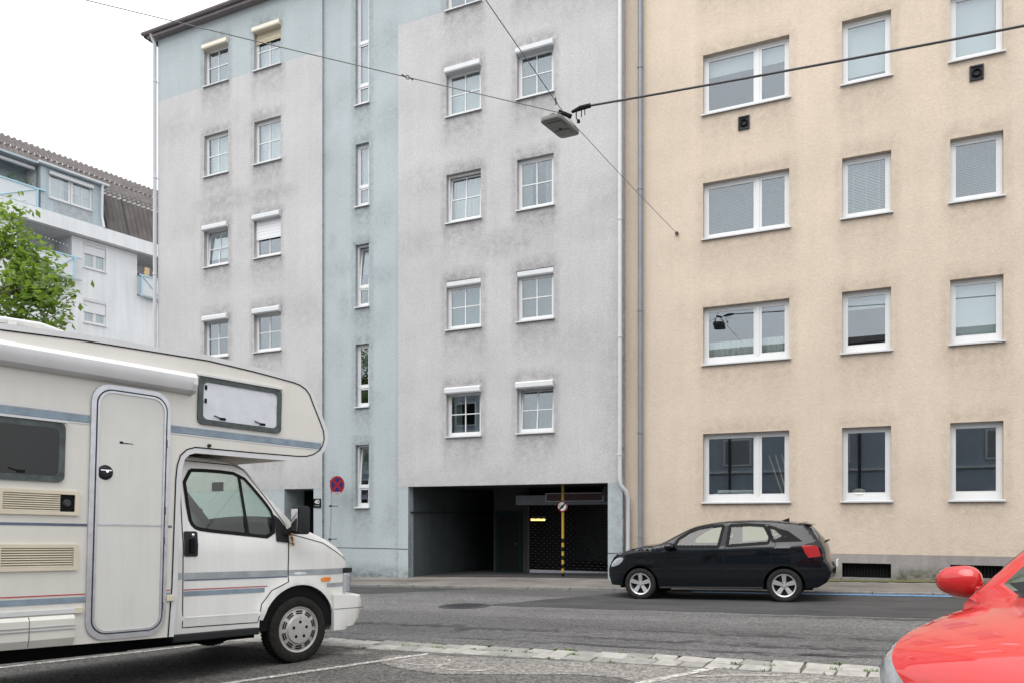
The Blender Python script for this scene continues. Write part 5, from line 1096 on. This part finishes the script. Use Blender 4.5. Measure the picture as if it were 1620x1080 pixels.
# side windows of the box
def rvwin(x0, x1, z0, z1, behind):
    g = bbx(ring(rrect(x0, x1, z0, z1, .05), rrect(x0 + .05, x1 - .05, z0 + .05, z1 - .05, .05), -BX, -BX - .02), 'window', 'gasket')
    build(MB().prism(rrect(x0 + .045, x1 - .045, z0 + .045, z1 - .045, .055), -BX - .017, -BX - .013), 'pane', 'clear_lens' if behind == 'silver_blind' else 'dark_glass', g)
    n = 26; b = MB(); rg = random.Random(5)
    hs_ = [[.004 * math.sin(i * .9 + j * .5) + rg.uniform(-.002, .002) for j in range(13)] for i in range(n + 1)]
    X = lambda i: x0 + .05 + (x1 - x0 - .1) * i / n; Z = lambda j: z0 + .05 + (z1 - z0 - .1) * j / 12
    for i in range(n):
        for j in range(12): b.quad(*[(X(p), -BX - .006 + hs_[p][q] * .6, Z(q)) for p, q in ((i, j), (i + 1, j), (i + 1, j + 1), (i, j + 1))])
    build(b, 'window_backing', behind, g, smooth=80, merge=True)  # behind the rear pane a dark sheet painted as the dim interior
    build(MB().box(x0 - .01, x1 + .01, -BX - .03, -BX, z1 + .002, z1 + .022), 'window_rail', 'rv_trim', g)
    for x_ in (x0 + (x1 - x0) * .28, x0 + (x1 - x0) * .76): build(MB().box(x_ - .03, x_ + .03, -BX - .024, -BX - .0175, z0 + .06, z0 + .085).tube([(x_ - .02, -BX - .022, z0 + .075), (x_ - .09, -BX - .022, z0 + .095)], .006, 5), 'latch', 'black', g)
    for z_ in (z1 - .10, (z0 + z1) / 2): build(MB().box(x0 + .065, x0 + .085, -BX - .023, -BX - .0175, z_ - .025, z_ + .02), 'stay', 'black', g)
rvwin(-1.21, -.29, 2.445, 2.905, 'silver_blind'); rvwin(-3.75, -2.375, 1.805, 2.305, 'rv_dark')
# fridge vents
def rvent(z0, z1, flue):
    v = bbx(ring(rrect(-2.86, -2.25, z0, z1, .012, 2), rrect(-2.825, -2.285, z0 + .03, z1 - .03, .006, 2), -BX, -BX - .018), 'fridge_vent', 'vent_beige')
    build(MB().quad((-2.83, -BX - .002, z0 + .02), (-2.28, -BX - .002, z0 + .02), (-2.28, -BX - .002, z1 - .02), (-2.83, -BX - .002, z1 - .02)), 'vent_back', 'black', v)
    n = 8; x1 = -2.40 if flue else -2.285
    for i in range(n):
        z = z0 + .03 + (z1 - z0 - .06) * (i + .5) / n; build(MB().add([(-2.825, -BX - .004, z + .006), (x1, -BX - .004, z + .006), (x1, -BX - .017, z - .0075), (-2.825, -BX - .017, z - .0075), (-2.825, -BX - .012, z - .0078), (x1, -BX - .012, z - .0078)], [(0, 1, 2, 3), (3, 2, 5, 4)]), 'louvre', 'vent_beige', v)
    if flue: build(MB().lathe([(.0, -BX - .02), (.025, -BX - .02), (.035, -BX - .003)], c=(-2.345, 0, (z0 + z1) / 2), n=12), 'flue', 'dark_metal', v)
rvent(1.53, 1.735, True); rvent(1.065, 1.285, False)
bbx(MB().tube([(-4.3, -.80, 3.06), (-2.5, -.80, 3.15), (-2.32, -.80, 3.12), (-2.28, -.80, 3.06)], .026, 8), 'roof_rail', 'rv_trim', smooth=50); bbx(MB().box(-2.75, -2.69, -.84, -.76, 3.02, 3.13), 'rail_foot', 'rv_trim'); bbx(MB().box(-3.6, -2.85, -.7, -.1, 3.03, 3.09), 'roof_hatch', 'rv_trim', bevel=.02)
bbx(MB().lathe([(0, -BX - .03), (.012, -BX - .03), (.02, -BX)], c=(-1.08, 0, 2.245), n=10), 'lamp_stub', 'dark_metal')
# cab
ctop = [(.80, .70), (.805, .80), (.805, 1.02), (.785, 1.10), (.71, 1.185), (.58, 1.265), (.42, 1.345), (.20, 1.43), (.02, 1.49), (-.04, 1.55), (-.16, 1.675), (-.30, 1.82), (-.44, 1.965), (-.54, 2.07), (-.62, 2.115), (-.75, 2.14), (-1.0, 2.15), (-1.36, 2.16)]
ctop = dens(ctop, .09, False)
cbot = dens([(-1.36, .42), (-.44, .42)] + [(-.44, .50)] + arch(.06, .37, .475, 165, 12, 18) + [(.53, .55), (.62, .70)], .09, False)
def cw(x, z):
    v = .98
    if x > .1: v -= .13 * ((x - .1) / .7) ** 2.4
    if z > 1.28: v -= (z - 1.28) * .17
    v -= .03 * max(0, (.55 - z) / .3)
    v += .010 * math.exp(-((z - .575) / .03) ** 2)
    if math.hypot(x - .06, z - .37) < .60: v += .025 * max(0, 1 - abs(math.hypot(x - .06, z - .37) - .5) / .1)
    return v
CS = Shell(ctop, cbot, cw, r=.06, crown=lambda x, z: .10 if (x > .7) else (.04 if x > 0 else (.06 if x > -.6 else .03)), grid=.08)
cwin = smoothpoly([(-1.235, 2.005), (-.93, 2.02), (-.62, 2.005), (-.44, 1.82), (-.30, 1.655), (-.272, 1.58), (-.275, 1.355), (-.6, 1.385), (-1.08, 1.425), (-1.16, 1.455), (-1.20, 1.54)], 1, True)
cdoor = [(-1.27, 2.10), (-1.275, 1.4), (-1.26, .485), (-.46, .475), (-.42, .66), (-.30, .80), (-.10, .885), (-.10, 1.31), (-.13, 1.50), (-.36, 1.80), (-.58, 2.055), (-.68, 2.095)]
cab = MB(); ci = lambda xx, zz: min(range(len(ctop)), key=lambda i: math.dist(ctop[i], (xx, zz)))
s0_, s1_ = ci(-.03, 1.54), ci(-.54, 2.07)
for sgn in (-1, 1):
    pr_ = CS.flank({'door': cdoor}, [cwin], sgn); cab.add(pr_['body'].v, pr_['body'].f)
    do = build(pr_['door'], 'cab_door', 'rv_white', camper, smooth=45)
    hd = build(CS.patch(rrect(-1.265, -1.125, 1.165, 1.41, .02, 3), .006, sgn), 'door_handle', 'black_plastic', do); build(MB().box(-1.215, -1.165, min(sgn * .985, sgn * 1.015), max(sgn * .985, sgn * 1.015), 1.20, 1.34), 'grip', 'black', hd, bevel=.008); build(MB().lathe([(0, sgn * 1.0), (.014, sgn * .998)], c=(-1.185, 0, 1.375), n=10), 'lock', 'chrome', hd)
    gp_ = CS.ribbon(cdoor, .009, .003, sgn, closed=True); CS.ribbon([(-.10, .885), (-.10, 1.31)], .011, .004, sgn, gp_); CS.ribbon([(-.09, 1.40), (.35, 1.30), (.77, 1.10)], .008, .003, sgn, gp_); build(gp_, 'panel_gap', 'black', camper)
    build(CS.patch(cwin, -.010, sgn), 'door_window', 'car_glass', camper, smooth=60); wt = CS.ribbon(cwin, .035, .004, sgn, closed=True); CS.ribbon([(-.64, 2.0), (-.575, 1.37)], .035, .002, sgn, wt); build(wt, 'window_seal', 'black_rubber', camper)
    for a, b, z0, z1, m in ((-1.255, -.11, .945, 1.01, 'stripe_grey'), (-.095, .74, .945, 1.01, 'stripe_grey'), (-1.255, -.11, .932, .945, 'stripe_navy'), (-1.255, -.35, .842, .852, 'stripe_red'), (-1.255, -.38, .785, .832, 'stripe_blue'), (.42, .74, .80, .845, 'stripe_grey'), (-1.355, -1.28, .945, 1.01, 'stripe_grey')):
        build(CS.patch([(a, z0), (b, z0), (b, z1), (a, z1)], .0035, sgn), 'stripe', m, camper)
    build(CS.ribbon([(-1.25, .585), (-.46, .58)], .012, .014, sgn), 'door_crease', 'rv_white', camper)
    tri_ = build(CS.patch([(-.262, 1.60), (-.25, 1.315), (-.095, 1.30), (-.09, 1.42), (-.20, 1.56)], .008, sgn), 'mirror_base', 'black_plastic', camper)
    mr = build(MB().prism(rrect(-.065, .065, -.15, .15, .035, 4), -.09, .09, axis='y'), 'mirror', 'black_plastic', camper, (-.06, sgn * 1.13, 1.545), (0, 0, sgn * .15), bevel=.02, smooth=50); build(MB().box(-.075, -.067, -.07, .07, -.12, .12), 'mirror_glass', 'chrome', mr)
    build(MB().tube([(-.14, sgn * .98, 1.40), (-.10, sgn * 1.06, 1.46)], .03, 8), 'mirror_arm', 'black_plastic', camper)
    build(CS.patch(rrect(.335, .475, .87, .915, .012, 3), .012, sgn), 'side_indicator', 'amber', camper)
    lamp_ = build(MB().box(.70, .80, min(sgn * .60, sgn * .905), max(sgn * .60, sgn * .905), .735, .955), 'headlight', 'alu', camper, bevel=.02); build(MB().box(.74, .815, min(sgn * .59, sgn * .912), max(sgn * .59, sgn * .912), .735, .955), 'lens', 'clear_lens', lamp_); build(MB().box(.70, .812, min(sgn * .58, sgn * .915), max(sgn * .58, sgn * .915), .956, 1.01), 'lamp_surround', 'black_plastic', lamp_)
    build(MB().box(-1.36, -.44, min(sgn * .80, sgn * 1.0), max(sgn * .80, sgn * 1.0), .35, .425), 'step_sill', 'black_plastic', camper, bevel=.015)
    build(MB().lathe([(.475, -.01), (.475, -.32), (.05, -.32)], n=24, a0=0, a1=math.pi), 'wheel_well', 'black', camper, (.06, .96 if sgn > 0 else -.62, .37))
    build(CS.patch([(.735, 1.03), (.79, 1.03), (.79, .73), (.735, .73)], -.0, sgn), 'corner_panel', 'black_plastic', camper) if False else None
    wheel(camper, .06, sgn * .88, .357, .362, .20, sgn, 'cap', .245); wheel(camper, -3.25, sgn * .92, .275, .362, .20, sgn, 'cap', .245)
CS.loft(0, s0_, cab); CS.loft(s1_, len(ctop) - 1, cab); CS.loft(s0_, s1_, cab, -1, -.93, 2); CS.loft(s0_, s1_, cab, .93, 1, 2)
build(cab, 'cab', 'rv_white', camper, smooth=42, merge=True); ws = MB(); CS.loft(s0_, s1_, ws, -.93, .93, 14); build(ws, 'windscreen', 'car_glass', camper, smooth=60)
def bump(x, n=20, W=.97):
    out = []
    return out
bm_ = MB(); prof = [(.50, .715), (.88, .70), (.94, .685), (.955, .62), (.955, .555), (.95, .545), (.945, .53), (.92, .42), (.86, .35), (.78, .345), (.76, .31), (.52, .31)]
NB = 24
for k in range(NB + 1):
    t = -1 + 2 * k / NB; yy = .985 * math.sin(t * math.pi / 2) if abs(t) < 1 else .985 * t; sh = .11 * (1 - abs(yy / .985) ** 3) - .10 * max(0, (abs(yy) - .86) / .125) ** 2
    bm_.v += [(x + sh if x > .6 else x, yy, z) for x, z in prof]
for k in range(NB):
    for i in range(len(prof)): j = (i + 1) % len(prof); a = k * len(prof); b_ = a + len(prof); bm_.f.append((a + i, a + j, b_ + j, b_ + i)); bm_.m.append(0)
bm_.f.append(tuple(range(len(prof)))); bm_.f.append(tuple(range(NB * len(prof), (NB + 1) * len(prof)))[::-1]); bm_.m += [0, 0]
bpo = build(bm_, 'bumper', 'rv_white', camper, smooth=35); build(MB().box(.52, .94, -.988, -.984, .548, .553), 'bumper_groove', 'black', bpo)
build(MB().box(-4.5, -1.45, -.25, 1.0, .20, .44).box(-1.45, .0, -.2, .9, .2, .5).box(-1.3, .4, -.80, -.2, .36, .5), 'underbody', 'black', camper)  # black blocks shaped low to deepen the shade under the camper
build(MB().box(-.5, -.12, -.80, .80, 1.08, 1.34), 'dashboard', 'black_plastic', camper, bevel=.04); build(MB().lathe([(.19, -.012), (.205, 0), (.19, .012), (.175, 0), (.19, -.012)], n=24, axis='x').box(-.005, .005, -.18, .18, -.015, .015), 'steering_wheel', 'black_plastic', camper, (-.62, .45, 1.42), (0, -.6, 0))
for y_ in (.45, -.45): seat(camper, -.95, y_, .88, 'seat_tan', .52)
build(MB().box(-1.42, -1.40, -1.0, 1.0, .5, 2.1), 'bulkhead', 'room', camper); build(MB().box(-.42, -.38, -.12, .06, 1.86, 1.96), 'rear_view_mirror', 'black_plastic', camper)
tn = MB()
for k in range(90):
    t = k / 90; p = Vector((-.09 + .03 * math.sin(t * 9), -1.03 - .03 * math.cos(t * 11), 1.47 - .20 * t)); a = Vector((random.gauss(0, 1), random.gauss(0, 1), random.gauss(0, 1))).normalized() * .02; c_ = a.orthogonal().normalized() * .004; tn.add([p - a - c_, p - a + c_, p + a + c_, p + a - c_], [(0, 1, 2, 3)])
tno = link('tinsel_garland', tn.mesh('tinsel_garland', 'gold_tinsel'), None); tno.matrix_world = Matrix.Translation(O_) @ Matrix((Fv, -Rv, Uv)).transposed().to_4x4(); tag(tno, 'thin gold tinsel wound round the mirror arm of the camper', 'tinsel')

# ---- red car, nose towards the viewer
RH = R(36)
red = thing('red_car', 'glossy red compact car cut off at the lower right corner', 'car', (.48, 3.62, gz(.4)), (0, 0, math.atan2(-math.cos(RH), -math.sin(RH))))
rtop = [(0, .30), (.02, .45), (.015, .58), (-.03, .68), (-.12, .76), (-.28, .825), (-.5, .885), (-.8, .945), (-1.03, .99), (-1.10, 1.03), (-1.27, 1.17), (-1.48, 1.33), (-1.72, 1.46), (-2.1, 1.53), (-2.8, 1.55), (-3.3, 1.48), (-3.7, 1.40), (-3.82, 1.30), (-3.98, 1.05), (-4.02, .85), (-4.08, .65), (-4.06, .45), (-4.0, .34)]
rtop = dens(smoothpoly(rtop, 1), .08, False)
rbot = dens([(-3.75, .26), (-3.68, .28)] + arch(-3.33, .30, .35, 180, 0) + [(-2.98, .22), (-1.17, .22)] + arch(-.82, .30, .35, 180, 0) + [(-.46, .25), (-.10, .24)], .09, False)
def rw(x, z):
    v = .85
    if x > -.95: v *= (1 - min(.985, (x + .95) / .985) ** 3) ** (1 / 3)
    if x < -3.2: v -= .14 * ((-3.2 - x) / .85) ** 2
    if z > .93: v -= (z - .93) * .42
    v -= .04 * max(0, (.55 - z) / .3)
    if x > -1.1: v -= .10 * max(0, (z - .72) / .25) ** 1.5
    return v
RS = Shell(rtop, rbot, rw, r=.13, crown=lambda x, z: .05 if x > -.2 else (.06 if x > -1.1 else (.08 if x > -1.7 else .05)), grid=.055)
rwf = rpoly([(-1.27, 1.04), (-1.38, 1.15), (-1.58, 1.31), (-1.78, 1.42), (-2.05, 1.46), (-2.22, 1.46), (-2.2, 1.0), (-1.5, .98)], .03); rwr = smoothpoly([(-2.3, 1.43), (-2.9, 1.44), (-3.2, 1.38), (-3.3, 1.15), (-3.25, 1.05), (-2.3, 1.0)], 1, True)
rdf = [(-1.20, .95), (-1.15, .32), (-2.22, .31), (-2.26, 1.0), (-2.26, 1.50), (-1.82, 1.46), (-1.53, 1.32), (-1.32, 1.15), (-1.22, 1.04)]; rdr = [(-2.23, .31), (-2.9, .32), (-3.05, .6), (-3.36, .8), (-3.38, 1.1), (-3.2, 1.45), (-2.27, 1.48), (-2.27, 1.0)]
rb = MB(); ri_ = lambda xx, zz: min(range(len(rtop)), key=lambda i: math.dist(rtop[i], (xx, zz)))
q0, q1, q2, q3 = ri_(-1.11, 1.04), ri_(-1.74, 1.46), ri_(-3.82, 1.3), ri_(-3.97, 1.06)
_ta, _tb = ri_(-.02, .62), ri_(-.46, .88)
hl = [(rtop[i][0] - .004, rtop[i][1] - .022) for i in range(_ta, _tb + 1)] + [(-.47, .80), (-.42, .70), (-.28, .60), (-.10, .56)]
for sgn in (-1, 1):
    pr_ = RS.flank({'hl': hl, 'd1': rdf, 'd2': rdr}, [rwf, rwr], sgn); rb.add(pr_['body'].v, pr_['body'].f)
    for k_ in ('d1', 'd2'): build(pr_[k_], 'door', 'red_paint', red, smooth=45)
    gp_ = RS.ribbon(rdf, .007, .002, sgn, closed=True); RS.ribbon(rdr, .007, .002, sgn, gp_, closed=True); build(gp_, 'panel_gap', 'black', red)
    for p_ in (rwf, rwr): build(RS.patch(p_, -.008, sgn), 'side_window', 'car_glass', red, smooth=60); build(RS.ribbon(p_, .03, .003, sgn, closed=True), 'window_trim', 'black_rubber', red)
    build(pr_['hl'], 'headlight', 'lamp_lens', red, smooth=60)
    build(RS.patch([(-3.9, 1.05), (-4.0, .8), (-3.75, .8), (-3.7, .95)], .01, sgn), 'tail_light', 'tail_red', red)
    mv, mf = [], []; NU, NV = 18, 14
    for i in range(NU + 1):
        t = i / NU; a = -1 + 2 * t; prof_r = (1 - abs(a) ** 2.6) ** .5 if abs(a) < 1 else 0
        for j in range(NV):
            b_ = 2 * math.pi * j / NV; cx_, sz_ = math.cos(b_), math.sin(b_); mv.append(((.075 * max(cx_, -.55)) * prof_r, a * .125, (.078 + .012 * a * sgn * -1) * sz_ * prof_r))
    for i in range(NU):
        for j in range(NV): mf.append((i * NV + j, i * NV + (j + 1) % NV, (i + 1) * NV + (j + 1) % NV, (i + 1) * NV + j))
    m_ = MB().add(mv, mf); mr = build(m_, 'mirror', 'red_paint', red, (-1.30, sgn * .965, 1.055), (0, 0, sgn * -.12), smooth=60); mr.scale = (1, 1.05, 1.22)
    ind = MB(); mpt = lambda a_, b_: ((.075 * max(math.cos(b_), -.55)) * (1 - abs(a_) ** 2.6) ** .5 * 1.03, a_ * .125, .08 * math.sin(b_) * (1 - abs(a_) ** 2.6) ** .5 * 1.03)
    for i in range(8):
        a0_, a1_ = sgn * (.96 - .085 * i), sgn * (.96 - .085 * (i + 1)); w0_, w1_ = R(30 - 3 * i), R(30 - 3 * (i + 1)); ind.quad(mpt(a0_, R(-48) - w0_ / 2), mpt(a1_, R(-48) - w1_ / 2), mpt(a1_, R(-48) + w1_ / 2), mpt(a0_, R(-48) + w0_ / 2))
    build(ind, 'mirror_indicator', 'sign_white', mr)
    build(MB().box(-1.33, -1.27, min(sgn * .76, sgn * .87), max(sgn * .76, sgn * .87), 1.0, 1.04), 'mirror_arm', 'red_paint', red, bevel=.012)
    build(RS.patch([(-1.13, 1.02), (-1.26, 1.075), (-1.24, 1.0), (-1.16, .99)], .004, sgn), 'corner_trim', 'stripe_grey', red)
    for x_ in (-.82, -3.33): build(MB().lathe([(.35, -.01), (.35, -.28), (.05, -.28)], n=24, a0=0, a1=math.pi), 'wheel_well', 'black', red, (x_, .82 if sgn > 0 else -.54, .30)); wheel(red, x_, sgn * .735, .305, .305, .19, sgn, 'alloy', .2)
RS.loft(0, q0, rb, n=24); RS.loft(q1, q2, rb); RS.loft(q3, len(rtop) - 1, rb)
for a_, b_ in ((q0, q1), (q2, q3)): RS.loft(a_, b_, rb, -1, -.945, 2); RS.loft(a_, b_, rb, .945, 1, 2)
build(rb, 'body', 'red_paint', red, smooth=50, merge=True); g1 = MB(); RS.loft(q0, q1, g1, -.945, .945, 18); build(g1, 'windscreen', 'car_glass', red, smooth=60); g2 = MB(); RS.loft(q2, q3, g2, -.945, .945, 14); build(g2, 'rear_window', 'dark_glass', red, smooth=60)
cwl = MB(); RS.loft(q0 - 1, q0 + 1, cwl, -.9, .9, 18, .006); build(cwl, 'cowl', 'black_plastic', red); 
build(MB().box(-3.7, -.2, -.62, .62, .2, .32), 'underbody', 'black', red); build(MB().box(-1.7, -1.25, -.66, .66, .7, .98), 'dashboard', 'black_plastic', red, bevel=.05)
for y_ in (.38, -.38): seat(red, -2.15, y_, .48, 'seat_cloth')
seat(red, -2.95, 0, .5, 'seat_cloth', 1.15); build(MB().box(-.02, .1, -.35, .35, .32, .5), 'grille', 'black_plastic', red, bevel=.02); build(MB().box(.165, .18, -.26, .26, .38, .49), 'number_plate', 'sign_white', red)
